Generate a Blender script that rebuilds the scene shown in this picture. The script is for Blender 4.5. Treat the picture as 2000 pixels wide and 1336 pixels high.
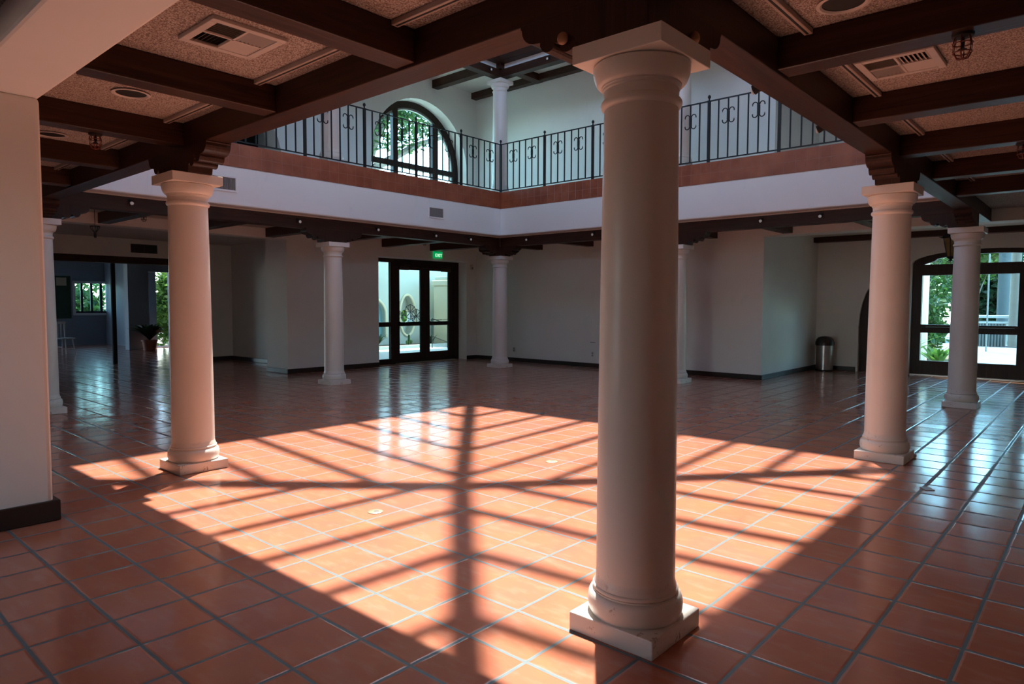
import bpy, bmesh, math, random
from mathutils import Vector, Matrix
random.seed(7)
for o in list(bpy.data.objects): bpy.data.objects.remove(o)
SC = bpy.context.scene
COL = SC.collection
T = 0.32            # one floor tile (m); all plan coordinates below are in tiles
R = math.radians
# ------------------------------------------------------------------ camera
cam = bpy.data.cameras.new('camera'); cam.sensor_width = 36.0; cam.sensor_fit = 'HORIZONTAL'
cam.lens = 1325.08 / 2000 * 36; cam.clip_start = 0.05; cam.clip_end = 400
co = bpy.data.objects.new('camera', cam); COL.objects.link(co)
yaw, pit, rol = 0.72396492, -0.0552239, 0.00256553
fw = Vector((math.cos(pit)*math.cos(yaw), math.cos(pit)*math.sin(yaw), math.sin(pit)))
rt = Vector((math.sin(yaw), -math.cos(yaw), 0)); up = rt.cross(fw)
r2 = rt*math.cos(rol) + up*math.sin(rol); u2 = -rt*math.sin(rol) + up*math.cos(rol)
M = Matrix((r2, u2, -fw)).transposed().to_4x4()
M.translation = Vector((-6.23526, -6.2736, 4.4187)) * T
co.matrix_world = M
SC.camera = co
# ------------------------------------------------------------------ sky, sun, exposure
SC.view_settings.view_transform = 'Standard'; SC.view_settings.look = 'None'
SC.view_settings.gamma = 1.0; SC.view_settings.use_curve_mapping = False
SC.view_settings.exposure = 0.44
SUN = Vector((-0.344, -0.229, -1.0))
w = bpy.data.worlds.new('world'); SC.world = w; w.use_nodes = True
wn = w.node_tree; wn.nodes.clear()
sky = wn.nodes.new('ShaderNodeTexSky'); sky.sky_type = 'NISHITA'; sky.sun_disc = False
sky.sun_elevation = R(60); sky.sun_rotation = R(56); sky.air_density = 1.0; sky.dust_density = 1.0; sky.ozone_density = 1.0
bg = wn.nodes.new('ShaderNodeBackground'); bg.inputs['Strength'].default_value = 0.55
wo = wn.nodes.new('ShaderNodeOutputWorld')
# hazy sky: brighter towards the horizon than overhead
tcw = wn.nodes.new('ShaderNodeTexCoord'); spw = wn.nodes.new('ShaderNodeSeparateXYZ'); wn.links.new(tcw.outputs['Generated'], spw.inputs[0])
mrw = wn.nodes.new('ShaderNodeMapRange'); mrw.inputs[1].default_value = .05; mrw.inputs[2].default_value = .7
mrw.inputs[3].default_value = 4.5; mrw.inputs[4].default_value = .72; wn.links.new(spw.outputs[2], mrw.inputs[0])
tnt = wn.nodes.new('ShaderNodeVectorMath'); tnt.operation = 'MULTIPLY'; tnt.inputs[1].default_value = (.90, 1.04, 1.13); wn.links.new(sky.outputs[0], tnt.inputs[0])
mxw = wn.nodes.new('ShaderNodeVectorMath'); mxw.operation = 'SCALE'; wn.links.new(tnt.outputs[0], mxw.inputs[0]); wn.links.new(mrw.outputs[0], mxw.inputs['Scale'])
wn.links.new(mxw.outputs[0], bg.inputs[0]); wn.links.new(bg.outputs[0], wo.inputs[0])
sl = bpy.data.lights.new('sun', 'SUN'); sl.energy = 10.2; sl.angle = R(0.8); sl.color = (1.0, 0.95, 0.88)
so = bpy.data.objects.new('sun', sl); COL.objects.link(so)
so.rotation_euler = SUN.to_track_quat('-Z', 'Y').to_euler(); so.location = (5, 4, 30)

# ------------------------------------------------------------------ materials
def nt(name):
    m = bpy.data.materials.new(name); m.use_nodes = True
    n = m.node_tree; b = n.nodes['Principled BSDF']
    return m, n, b
def N(n, t, **kw):
    x = n.nodes.new(t)
    for k, v in kw.items(): setattr(x, k, v)
    return x
def math_(n, op, a, b=None, c=None, clamp=False):
    x = n.nodes.new('ShaderNodeMath'); x.operation = op; x.use_clamp = clamp
    for i, v in enumerate((a, b, c)):
        if v is None: continue
        if isinstance(v, (int, float)): x.inputs[i].default_value = v
        else: n.links.new(v, x.inputs[i])
    return x.outputs[0]
def mixc(n, f, a, b, mode='MIX'):
    x = n.nodes.new('ShaderNodeMix'); x.data_type = 'RGBA'; x.blend_type = mode
    if isinstance(f, (int, float)): x.inputs[0].default_value = f
    else: n.links.new(f, x.inputs[0])
    for i, v in ((6, a), (7, b)):
        if isinstance(v, tuple): x.inputs[i].default_value = (*v, 1) if len(v) == 3 else v
        else: n.links.new(v, x.inputs[i])
    return x.outputs[2]
def noise(n, scale, detail=3, vec=None, rough=.5, dist=0):
    x = n.nodes.new('ShaderNodeTexNoise'); x.inputs['Scale'].default_value = scale
    x.inputs['Detail'].default_value = detail; x.inputs['Roughness'].default_value = rough
    x.inputs['Distortion'].default_value = dist
    if vec is not None: n.links.new(vec, x.inputs['Vector'])
    return x.outputs['Fac']
def coord(n, kind='Object'):
    return n.nodes.new('ShaderNodeTexCoord').outputs[kind]
def geo(n): return n.nodes.new('ShaderNodeNewGeometry').outputs['Position']
def ramp(n, fac, lo, hi):
    x = n.nodes.new('ShaderNodeMapRange'); x.inputs[1].default_value = lo; x.inputs[2].default_value = hi
    n.links.new(fac, x.inputs[0]); return x.outputs[0]
def bump(n, b, h, strength=.3, dist=.01):
    x = n.nodes.new('ShaderNodeBump'); x.inputs['Strength'].default_value = strength
    x.inputs['Distance'].default_value = dist
    n.links.new(h, x.inputs['Height']); n.links.new(x.outputs[0], b.inputs['Normal'])
def simple(name, col, rough=.5, metal=0, var=.08, scale=6, bmp=0, bscale=40, spec=.5, mottle=None):
    m, n, b = nt(name)
    b.inputs['Roughness'].default_value = rough; b.inputs['Metallic'].default_value = metal
    b.inputs['Specular IOR Level'].default_value = spec
    p = coord(n)
    f = noise(n, scale, 4, p)
    c2 = tuple(max(0, c*(1-var*2.2)) for c in col)
    c = mixc(n, f, c2, tuple(min(1, c*(1+var)) for c in col))
    n.links.new(c, b.inputs['Base Color'])
    if bmp: bump(n, b, noise(n, bscale, 4, p), bmp, .004)
    return m
def stretch(n, vec, s):
    x = n.nodes.new('ShaderNodeMapping'); x.inputs['Scale'].default_value = s
    n.links.new(vec, x.inputs['Vector']); return x.outputs[0]

def mat_floor():
    m, n, b = nt('saltillo_tile')
    p = geo(n)
    s = n.nodes.new('ShaderNodeVectorMath'); s.operation = 'SCALE'; s.inputs['Scale'].default_value = 1/T
    n.links.new(p, s.inputs[0])
    wob = n.nodes.new('ShaderNodeTexNoise'); wob.inputs['Scale'].default_value = 2.3; wob.inputs['Detail'].default_value = 3
    n.links.new(s.outputs[0], wob.inputs['Vector'])
    wv = n.nodes.new('ShaderNodeVectorMath'); wv.operation = 'MULTIPLY_ADD'
    n.links.new(wob.outputs['Color'], wv.inputs[0]); wv.inputs[1].default_value = (.022, .022, 0)
    n.links.new(s.outputs[0], wv.inputs[2])
    sep = n.nodes.new('ShaderNodeSeparateXYZ'); n.links.new(wv.outputs[0], sep.inputs[0])
    ux = math_(n, 'ADD', sep.outputs[0], -.011); uy = math_(n, 'ADD', sep.outputs[1], -.011)
    fx = math_(n, 'SUBTRACT', math_(n, 'FRACT', ux), .5); fy = math_(n, 'SUBTRACT', math_(n, 'FRACT', uy), .5)
    ax = math_(n, 'ABSOLUTE', fx); ay = math_(n, 'ABSOLUTE', fy)
    d = math_(n, 'SUBTRACT', .5, math_(n, 'MAXIMUM', ax, ay))     # distance to grout centre line
    ds = math_(n, 'SUBTRACT', .5, math_(n, 'SMOOTH_MAX', ax, ay, .03))
    tile = ramp(n, d, .020, .030)
    comb = n.nodes.new('ShaderNodeCombineXYZ')
    n.links.new(math_(n, 'FLOOR', ux), comb.inputs[0]); n.links.new(math_(n, 'FLOOR', uy), comb.inputs[1])
    wn_ = n.nodes.new('ShaderNodeTexWhiteNoise'); wn_.noise_dimensions = '3D'; n.links.new(comb.outputs[0], wn_.inputs['Vector'])
    sc = n.nodes.new('ShaderNodeSeparateColor'); n.links.new(wn_.outputs['Color'], sc.inputs[0])
    cl = noise(n, 2.2, 5, p, .6, .6); fine = noise(n, 14, 4, stretch(n, p, (1, .35, 1)), .6)
    base = mixc(n, ramp(n, sc.outputs[0], 0, 1), (.425, .136, .082), (.475, .170, .112))
    base = mixc(n, ramp(n, cl, .35, .7), base, (.50, .178, .09))
    base = mixc(n, math_(n, 'MULTIPLY', ramp(n, fine, .50, .75), .35), base, (.56, .32, .23))
    gr = mixc(n, noise(n, 18, 4, p), (.085, .12, .125), (.155, .20, .205))
    n.links.new(mixc(n, tile, gr, base), b.inputs['Base Color'])
    rg = math_(n, 'MULTIPLY_ADD', noise(n, 5, 4, p), .14, .09)
    rr = n.nodes.new('ShaderNodeMix'); n.links.new(tile, rr.inputs[0]); rr.inputs[2].default_value = .5
    n.links.new(rg, rr.inputs[3]); n.links.new(rr.outputs[0], b.inputs['Roughness'])
    b.inputs['IOR'].default_value = 1.55; b.inputs['Specular IOR Level'].default_value = .5
    tx = math_(n, 'MULTIPLY', fx, math_(n, 'SUBTRACT', sc.outputs[1], .5))
    ty = math_(n, 'MULTIPLY', fy, math_(n, 'SUBTRACT', sc.outputs[2], .5))
    h = math_(n, 'MULTIPLY', math_(n, 'ADD', tx, ty), 1.3)
    edge = ramp(n, ds, .018, .052)
    h = math_(n, 'ADD', h, math_(n, 'MULTIPLY', math_(n, 'SMOOTH_MIN', edge, .9, .5), .5))
    h = math_(n, 'ADD', h, math_(n, 'MULTIPLY', noise(n, 7, 2, p), .15))
    bump(n, b, h, 1.0, .0045)
    return m
def mat_plaster(name, col, blot=.06, bmp=.25):
    m, n, b = nt(name); p = geo(n)
    f = noise(n, 1.1, 5, p, .6); g = noise(n, 9, 4, p)
    c = mixc(n, f, tuple(c*(1-blot) for c in col), tuple(min(1, c*(1+blot)) for c in col))
    c = mixc(n, math_(n, 'MULTIPLY', ramp(n, noise(n, 2.6, 5, stretch(n, p, (1, 1, .45)), .65, 1.5), .60, .74), .28), c, tuple(c*.8 for c in col))
    n.links.new(c, b.inputs['Base Color']); b.inputs['Roughness'].default_value = .62
    h = math_(n, 'ADD', noise(n, 3, 3, p), math_(n, 'MULTIPLY', g, .35))
    bump(n, b, h, bmp, .012)
    return m
def mat_wood(name, c1, c2, rough=.42, axis='x'):
    m, n, b = nt(name); p = geo(n)
    s = {'x': (.6, 12, 12), 'y': (12, .6, 12), 'z': (12, 12, .6)}[axis]
    v = stretch(n, p, s)
    f = noise(n, 2.2, 6, v, .6, 1.2); sp = noise(n, 1.0, 4, stretch(n, p, tuple(x*.25 for x in s)), .6)
    c = mixc(n, ramp(n, f, .3, .7), c1, c2)
    c = mixc(n, math_(n, 'MULTIPLY', ramp(n, sp, .66, .74), .55), c, tuple(min(1, x*2.3+.02) for x in c2))
    n.links.new(c, b.inputs['Base Color'])
    n.links.new(math_(n, 'MULTIPLY_ADD', f, .2, rough-.1), b.inputs['Roughness'])
    bump(n, b, f, .35, .006); b.inputs['Specular IOR Level'].default_value = .22
    return m
def mat_popcorn():
    m, n, b = nt('acoustic_plaster'); p = geo(n)
    v = n.nodes.new('ShaderNodeTexVoronoi'); v.inputs['Scale'].default_value = 110; n.links.new(p, v.inputs['Vector'])
    f = noise(n, 130, 5, p, .75)
    pit = ramp(n, math_(n, 'MULTIPLY', f, math_(n, 'ADD', v.outputs['Distance'], .45)), .34, .60)
    c = mixc(n, pit, (.78, .68, .60), (.27, .19, .15))
    n.links.new(c, b.inputs['Base Color']); b.inputs['Roughness'].default_value = .95
    bump(n, b, math_(n, 'SUBTRACT', 1, pit), .8, .008)
    return m
def mat_band():
    m, n, b = nt('terracotta_band_tile'); p = geo(n)
    sep = n.nodes.new('ShaderNodeSeparateXYZ'); n.links.new(p, sep.inputs[0])
    k = .55*T
    u = math_(n, 'FRACT', math_(n, 'DIVIDE', math_(n, 'ADD', sep.outputs[0], sep.outputs[1]), k))
    vv = math_(n, 'FRACT', math_(n, 'DIVIDE', math_(n, 'SUBTRACT', sep.outputs[2], 10.88*T), k))
    du = math_(n, 'SUBTRACT', .5, math_(n, 'ABSOLUTE', math_(n, 'SUBTRACT', u, .5)))
    dv = math_(n, 'SUBTRACT', .5, math_(n, 'ABSOLUTE', math_(n, 'SUBTRACT', vv, .5)))
    g = ramp(n, math_(n, 'MINIMUM', du, dv), .012, .028)
    f = noise(n, 3.5, 4, p)
    c = mixc(n, ramp(n, f, .35, .65), (.23, .052, .022), (.34, .095, .045))
    c = mixc(n, g, (.30, .12, .08), c)
    n.links.new(c, b.inputs['Base Color']); b.inputs['Roughness'].default_value = .38
    bump(n, b, g, .4, .004)
    return m
def mat_column():
    m, n, b = nt('painted_column'); p = coord(n)
    f = noise(n, 1.6, 4, p)
    c = mixc(n, f, (.74, .68, .60), (.82, .77, .70))
    sep = n.nodes.new('ShaderNodeSeparateXYZ'); n.links.new(p, sep.inputs[0])
    low = ramp(n, sep.outputs[2], .32, .0)
    ch = math_(n, 'MULTIPLY', ramp(n, noise(n, 17, 5, p, .7), .60, .66), math_(n, 'MULTIPLY_ADD', low, .85, .02))
    c = mixc(n, ch, c, (.22, .12, .08))
    n.links.new(c, b.inputs['Base Color']); b.inputs['Roughness'].default_value = .36
    bump(n, b, math_(n, 'ADD', noise(n, 6, 3, p), math_(n, 'MULTIPLY', noise(n, 30, 3, p), .15)), .22, .012)
    return m
def mat_glass(name='window_glass', tint=(.80, .96, .93), gloss=.07):
    m = bpy.data.materials.new(name); m.use_nodes = True; n = m.node_tree; n.nodes.clear()
    t = n.nodes.new('ShaderNodeBsdfTransparent'); t.inputs[0].default_value = (*tint, 1)
    g = n.nodes.new('ShaderNodeBsdfGlossy'); g.inputs['Roughness'].default_value = .02
    fr = n.nodes.new('ShaderNodeFresnel'); fr.inputs[0].default_value = 1.45
    x = n.nodes.new('ShaderNodeMixShader'); o = n.nodes.new('ShaderNodeOutputMaterial')
    n.links.new(math_(n, 'MULTIPLY', fr.outputs[0], .5), x.inputs[0]); n.links.new(t.outputs[0], x.inputs[1]); n.links.new(g.outputs[0], x.inputs[2])
    n.links.new(x.outputs[0], o.inputs[0]); return m
def mat_emit(name, col, s):
    m, n, b = nt(name); b.inputs['Base Color'].default_value = (*col, 1)
    b.inputs['Emission Color'].default_value = (*col, 1); b.inputs['Emission Strength'].default_value = s; return m
def mat_leaf(name, c1, c2):
    m, n, b = nt(name); p = geo(n)
    c = mixc(n, ramp(n, noise(n, 3.5, 4, p), .35, .65), c1, c2)
    n.links.new(c, b.inputs['Base Color']); b.inputs['Roughness'].default_value = .45
    b.inputs['Transmission Weight'].default_value = 0
    tr = n.nodes.new('ShaderNodeBsdfTranslucent'); n.links.new(c, tr.inputs[0])
    x = n.nodes.new('ShaderNodeMixShader'); x.inputs[0].default_value = .35
    o = [q for q in n.nodes if q.type == 'OUTPUT_MATERIAL'][0]
    n.links.new(b.outputs[0], x.inputs[1]); n.links.new(tr.outputs[0], x.inputs[2]); n.links.new(x.outputs[0], o.inputs[0])
    return m
MF = mat_floor()
MW = mat_plaster('cream_wall_plaster', (.80, .77, .71))
MFA = mat_plaster('white_fascia_plaster', (.82, .82, .82), .03, .12)
MEX = mat_plaster('exterior_stucco', (.50, .53, .47))
MEC = mat_plaster('exterior_cream_stucco', (.72, .64, .46))
MP = mat_popcorn()
MCP = mat_plaster('smooth_ceiling_plaster', (.60, .54, .48), .04)
WX = mat_wood('dark_beam_wood_x', (.022, .009, .005), (.060, .024, .013), .42, 'x')
WY = mat_wood('dark_beam_wood_y', (.022, .009, .005), (.060, .024, .013), .42, 'y')
WZ = mat_wood('dark_door_wood', (.018, .009, .007), (.042, .020, .014), .38, 'z')
WB = mat_wood('dark_corbel_wood', (.020, .008, .005), (.050, .020, .011), .45, 'z')
MB_ = mat_band(); MC = mat_column(); MG = mat_glass()
MBB = simple('dark_baseboard', (.020, .014, .012), .35)
MIR = simple('black_iron', (.012, .013, .015), .45, .3)
MVW = simple('vent_white_metal', (.55, .49, .44), .45)
MVG = simple('vent_grey_grille', (.16, .14, .13), .5)
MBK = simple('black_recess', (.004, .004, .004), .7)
MRL = simple('ceiling_rail_paint', (.42, .33, .28), .45)
MCG = simple('rust_red_cage_wire', (.16, .030, .018), .5)
MBR = simple('aged_brass', (.34, .33, .22), .4, .4)
MST = simple('brushed_steel', (.42, .38, .36), .28, .9)
MLW = mat_emit('white_lamp_face', (.60, .58, .55), .06)
MPG = simple('grey_paving', (.68, .66, .62), .8, bmp=.3)
MGD = simple('garden_soil', (.20, .12, .08), .9, bmp=.4)
MBRK = simple('tree_bark', (.20, .17, .145), .85, bmp=.6, bscale=20)
ML1 = mat_leaf('green_leaves', (.018, .055, .014), (.07, .17, .035))
ML2 = mat_leaf('bright_leaves', (.05, .14, .025), (.17, .32, .05))
ML3 = mat_leaf('deep_leaves', (.008, .03, .012), (.025, .08, .03))
MTC = simple('terracotta_pot', (.35, .10, .06), .6)
MWP = simple('white_chair_paint', (.62, .64, .66), .5)
MGB = simple('green_notice_felt', (.03, .09, .07), .8)
MCD = simple('pale_card', (.50, .56, .50), .6)
MOW = simple('outlet_plastic', (.60, .57, .50), .4)
MEXG = mat_emit('exit_sign_green', (.0, .36, .10), .55)
MEXW = mat_emit('exit_sign_letters', (.55, .9, .65), .9)
MAM = simple('amber_lantern_glass', (.16, .11, .03), .25)

# ------------------------------------------------------------------ mesh helpers (tile units)
class MB:
    def __init__(s): s.bm = bmesh.new(); s.mats = []
    def box(s, x0, x1, y0, y1, z0, z1, bev=0, seg=2, mi=0):
        r = bmesh.ops.create_cube(s.bm, size=1)
        vs = r['verts']
        for v in vs:
            v.co = Vector((x0 + (v.co.x+.5)*(x1-x0), y0 + (v.co.y+.5)*(y1-y0), z0 + (v.co.z+.5)*(z1-z0)))
        fs = set(f for v in vs for f in v.link_faces)
        for f in fs: f.material_index = mi
        if bev:
            es = list(set(e for v in vs for e in v.link_edges))
            bmesh.ops.bevel(s.bm, geom=es, offset=bev, segments=seg, profile=.5, affect='EDGES')
        return s
    def lathe(s, prof, n=40, c=(0, 0), mi=0, smooth=True, caps=True):
        rings = []
        for r, z in prof:
            if r < 1e-6: rings.append([s.bm.verts.new((c[0], c[1], z))]); continue
            rings.append([s.bm.verts.new((c[0]+r*math.cos(2*math.pi*k/n), c[1]+r*math.sin(2*math.pi*k/n), z)) for k in range(n)])
        for a, b in zip(rings, rings[1:]):
            for k in range(n):
                q = (k+1) % n
                if len(a) == 1 and len(b) == 1: continue
                if len(a) == 1: f = s.bm.faces.new((a[0], b[k], b[q])) if False else s.bm.faces.new((a[0], b[q], b[k]))
                elif len(b) == 1: f = s.bm.faces.new((a[k], a[q], b[0]))
                else: f = s.bm.faces.new((a[k], a[q], b[q], b[k]))
                f.smooth = smooth; f.material_index = mi
        for rg, rev in ((rings[0], True), (rings[-1], False)):
            if caps and len(rg) > 2:
                f = s.bm.faces.new(list(reversed(rg)) if rev else rg); f.material_index = mi
        return s
    def tube(s, pts, r, n=8, closed=False, mi=0, r1=None):
        pts = [Vector(p) for p in pts]; rings = []
        m = len(pts)
        for i, p in enumerate(pts):
            a = pts[i-1] if (i > 0 or closed) else p; b = pts[(i+1) % m] if (i < m-1 or closed) else p
            d = (b-a).normalized() if (b-a).length > 1e-9 else Vector((0, 0, 1))
            u = d.cross(Vector((0, 0, 1)))
            if u.length < .05: u = d.cross(Vector((1, 0, 0)))
            u.normalize(); v = d.cross(u)
            rr = r if r1 is None else r + (r1-r)*i/(m-1)
            rings.append([s.bm.verts.new(p + u*rr*math.cos(2*math.pi*k/n) + v*rr*math.sin(2*math.pi*k/n)) for k in range(n)])
        prs = list(zip(rings, rings[1:])) + ([(rings[-1], rings[0])] if closed else [])
        for a, b in prs:
            for k in range(n):
                q = (k+1) % n
                f = s.bm.faces.new((a[k], b[k], b[q], a[q])); f.smooth = True; f.material_index = mi
        if not closed:
            s.bm.faces.new(rings[0]); s.bm.faces.new(list(reversed(rings[-1])))
        return s
    def ball(s, c, r, n=10, mi=0, sc=(1, 1, 1)):
        q = bmesh.ops.create_uvsphere(s.bm, u_segments=n, v_segments=max(6, n*2//3), radius=r)
        for v in q['verts']: v.co = Vector((v.co.x*sc[0], v.co.y*sc[1], v.co.z*sc[2])) + Vector(c)
        for v in q['verts']:
            for f in v.link_faces: f.smooth = True; f.material_index = mi
        return s
    def quad(s, pts, mi=0):
        f = s.bm.faces.new([s.bm.verts.new(p) for p in pts]); f.material_index = mi; return s
    def slab(s, outer, holes, plane, d0, d1, mi=0):
        """flat shape with holes, drawn in (a,b), extruded between d0 and d1; plane 'x','y','z' = the normal axis"""
        def P(a, b, d): return {'y': (a, d, b), 'x': (d, a, b), 'z': (a, b, d)}[plane]
        vall = []
        for d in (d0, d1):
            loops = []; es = []
            for lp in [outer] + holes:
                vs = [s.bm.verts.new(P(a, b, d)) for a, b in lp]; loops.append(vs)
                es += [s.bm.edges.new((vs[i], vs[(i+1) % len(vs)])) for i in range(len(vs))]
            g = bmesh.ops.triangle_fill(s.bm, use_beauty=True, use_dissolve=False, edges=es)
            for f in g['geom']:
                if isinstance(f, bmesh.types.BMFace): f.material_index = mi
            vall.append(loops)
        for la, lb in zip(*vall):
            for i in range(len(la)):
                j = (i+1) % len(la)
                s.bm.faces.new((la[i], la[j], lb[j], lb[i])).material_index = mi
        return s
    def build(s, name, mat, parent=None, loc=None, rotz=0, fix=True):
        if fix: bmesh.ops.recalc_face_normals(s.bm, faces=s.bm.faces[:])
        me = bpy.data.meshes.new(name)
        bmesh.ops.scale(s.bm, vec=(T, T, T), verts=s.bm.verts[:])
        s.bm.to_mesh(me); s.bm.free()
        for m in (mat if isinstance(mat, (list, tuple)) else [mat]): me.materials.append(m)
        if any(p.use_smooth for p in me.polygons): me.set_sharp_from_angle(angle=R(38))
        o = bpy.data.objects.new(name, me); COL.objects.link(o)
        if parent is not None: o.parent = parent
        if loc is not None: o.location = Vector(loc)*T
        o.rotation_euler.z = rotz
        return o
def thing(name, label, cat, loc=(0, 0, 0), rotz=0, group=None):
    o = bpy.data.objects.new(name, None); COL.objects.link(o); o.empty_display_size = .1
    o.location = Vector(loc)*T; o.rotation_euler.z = rotz
    o['label'] = label; o['category'] = cat
    if group: o['group'] = group
    return o
def tag(o, label, cat, group=None, kind=None):
    o['label'] = label; o['category'] = cat
    if group: o['group'] = group
    if kind: o['kind'] = kind
    return o
def st(o): o['kind'] = 'structure'; return o
def dup(src, loc, label, rotz=None, group=None):
    def cp(o, par):
        c = o.copy(); COL.objects.link(c)
        if par is not None: c.parent = par
        for ch in kids.get(o.name, []): cp(ch, c)
        return c
    kids = {}
    for o in COL.objects:
        if o.parent: kids.setdefault(o.parent.name, []).append(o)
    r = cp(src, None); r.location = Vector(loc)*T; r['label'] = label
    if rotz is not None: r.rotation_euler.z = rotz
    if group: r['group'] = group
    return r
def sbox(name, x0, x1, y0, y1, z0, z1, mat, bev=0, seg=2):
    return st(MB().box(x0, x1, y0, y1, z0, z1, bev, seg).build(name, mat))
def arc(cx, cz, rx, rz, a0, a1, n):
    return [(cx + rx*math.cos(R(a0+(a1-a0)*i/n)), cz + rz*math.sin(R(a0+(a1-a0)*i/n))) for i in range(n+1)]

# ------------------------------------------------------------------ the setting
ZB, ZC, ZL = 8.40, 9.0, 9.06          # main beam underside, ceiling, fascia lip
XW, YW = 33.3, 32.6                   # inner faces of the right / back walls
st(MB().box(-11, 46, -12, 76, -.6, 0).build('floor', MF))
# lower walls
st(MB().slab([(16.4, 0), (23.5, 0), (23.5, 7.77), (32.2, 7.77), (32.2, 0), (34.9, 0), (34.9, 9.0), (16.4, 9.0)], [], 'y', YW, YW+1.3).build('wall_back', MW))
sbox('wall_back_pier', 16.4, 19.4, YW+1.3, 35.2, 0, 9.0, MW)
sbox('wall_hallway_right', 19.4, 20.4, 35.2, 46, 0, 9.0, MW)
st(MB().slab([(-12, 9), (-12, 0), (3.0, 0), (3.0, 7.72), (17.7, 7.72), (17.7, 0), (19.4, 0), (19.4, 9)], [], 'y', 46, 46.8).build('wall_hallway_end', MW))
sbox('wall_right', XW, XW+1.3, 9.1, YW, 0, 9.0, MW)
sbox('wall_recess', XW+1.3, 44.3, 9.1, 10.4, 0, 9.0, MW)
XD = 43.0
door_arch = [(3.38, 7.08)] + [(y, z) for y, z in [(-.7+4.08*math.cos(R(a)), 7.08 + .78*math.sin(R(a))) for a in range(12, 169, 12)]] + [(-4.78, 7.08)]
darch = [(6.38, 0), (6.40, 2.6)] + [(5.15+1.25*math.cos(R(a)), 3.0+3.1*math.sin(R(a))) for a in range(0, 181, 15)] + [(3.9, 2.6), (3.9, 0)]
st(MB().slab([(9.1, 0), (6.38, 0)] + darch[1:-1] + [(3.9, 0), (3.38, 0)] + door_arch + [(-4.78, 0), (-12, 0), (-12, 9), (9.1, 9)], [], 'x', XD, XD+1.3).build('wall_far_right', MW))
def bays(n, a, b, wd): return [(a+(b-a)*(i+.5)/n-wd/2, a+(b-a)*(i+.5)/n+wd/2) for i in range(n)]
def bay_wall(name, plane, d0, d1, a0, a1, z0, z1, bs, sill, head, arch=False):
    lo = [(a0, z0)]; holes = []
    for p, q in bs:
        if arch: holes.append([(p, sill)] + arc((p+q)/2, head, (q-p)/2, (q-p)/2, 180, 0, 12) + [(q, sill)])
        else: holes.append([(p, sill), (p, head), (q, head), (q, sill)])
    return st(MB().slab([(a0, z0), (a1, z0), (a1, z1), (a0, z1)], holes, plane, d0, d1).build(name, MW))
sbox('wall_near_right', -11, 44.3, -13, -12, 0, 9.0, MW)
bay_wall('wall_near_left', 'x', -12, -11, -12, 46, 0, 9, bays(1, 6.9, 8.9, 2.0), .3, 7.0)  # opening behind the camera, added to let in fill light
# pier with its plaster beam
pier = MB().box(-3.45, -2.2, 9.74, 12.2, 0, 8.47, .10, 3)
st(pier.build('wall_pier_left', MW))
st(MB().box(-3.45, -2.2, -12, 32.3, 8.45, 9.0, .06, 2).build('wall_soffit_left', MW))
st(MB().box(-11, 16.4, 32.3, 33.2, 8.42, 9.0, .04, 2).build('wall_header_back', MW))
st(MB().box(33.1, 34.3, -12, 9.1, 8.40, 9.0, .04, 2).build('wall_header_right', MW))
# ceilings under the galleries
for x0, x1, y0, y1, mt in ((-11, 1.66, -12, 27, MP), (1.66, 33.3, -12, -1.5, MP), (-11, 19.4, 27, 46, MCP), (1.66, 33.3, 25.65, 27, MCP), (19.4, 33.3, 27, 32.6, MCP), (28.6, 33.3, -1.5, 25.65, MCP), (33.3, 44.3, -12, 9.1, MCP)):
    sbox('ceiling', x0, x1, y0, y1, ZC, ZC+.1, mt)
# upper floor ring: white fascia with rounded lip, then terracotta tile band
XI0, XI1, YI0, YI1 = 2.62, 28.0, -.45, 25.05
def ring(name, a, z0, z1, mat, o=0, bev=0):
    for nm, bx in (('near_left', (a[0], XI0+o, a[2], a[3])), ('far_right', (XI1-o, a[1], a[2], a[3])),
                   ('near_right', (XI0+o, XI1-o, a[2], YI0+o)), ('back', (XI0+o, XI1-o, YI1-o, a[3]))):
        st(MB().box(*bx, z0, z1, bev, 3).build('%s_%s' % (name, nm), mat))
ring('wall_fascia', (1.36, 29.2, -1.8, 26.2), ZL, 10.9, MFA, 0, .07)
ring('wall_slab', (-11, 44.3, -12, 46), 9.1, 11.9, MFA, -1.27) if False else None
ring('trim_tile_band', (1.36, 29.2, -1.8, 26.2), 10.88, 11.98, MB_, .03)
for bx in ((-11, 1.36, -12, 46), (29.2, 44.3, -12, 46), (1.36, 29.2, -12, -1.8), (1.36, 29.2, 26.2, 46)):
    sbox('floor_upper', *bx, 9.1, 11.96, MW)
# upper walls
AC = (27.6, 14.9, 4.63)
arch_hole = [(AC[0]-AC[2], 11.96)] + [(x, z) for x, z in arc(AC[0], AC[1], AC[2], AC[2], 180, 0, 28)] + [(AC[0]+AC[2], 11.96)]
dk = [(9.6, 11.96)] + arc(12.9, 13.2, 3.3, 3.6, 180, 0, 16) + [(16.2, 11.96)]
st(MB().slab([(-11, 11.96)] + dk + arch_hole + [(34.6, 11.96), (34.6, 21.2), (-11, 21.2)], [], 'y', YW, YW+1.3).build('wall_upper_back', MW))
sbox('wall_upper_right', XW, XW+1.3, 8.6, YW, 11.96, 21.2, MW)
sbox('wall_upper_recess', XW+1.3, 41, 8.6, 9.6, 11.96, 21.2, MW)
sbox('wall_upper_far_right', 41, 42, -12, 9.6, 11.96, 21.2, MW)
bay_wall('wall_upper_near_right', 'y', -13, -12, -12, 42, 9, 21.2, bays(2, 0, 34, 2.5), 12.3, 14.9, True)  # unseen arched openings added to light the upper gallery and fascia
bay_wall('wall_upper_near_left', 'x', -12, -11, -12, 34, 9, 21.2, bays(2, -6, 30, 2.5), 12.3, 14.9, True)  # arched openings out of view, added as fill for the far side
sbox('wall_upper_alcove', 8, 18, 37, 38, 11.96, 18, MBK)
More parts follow.
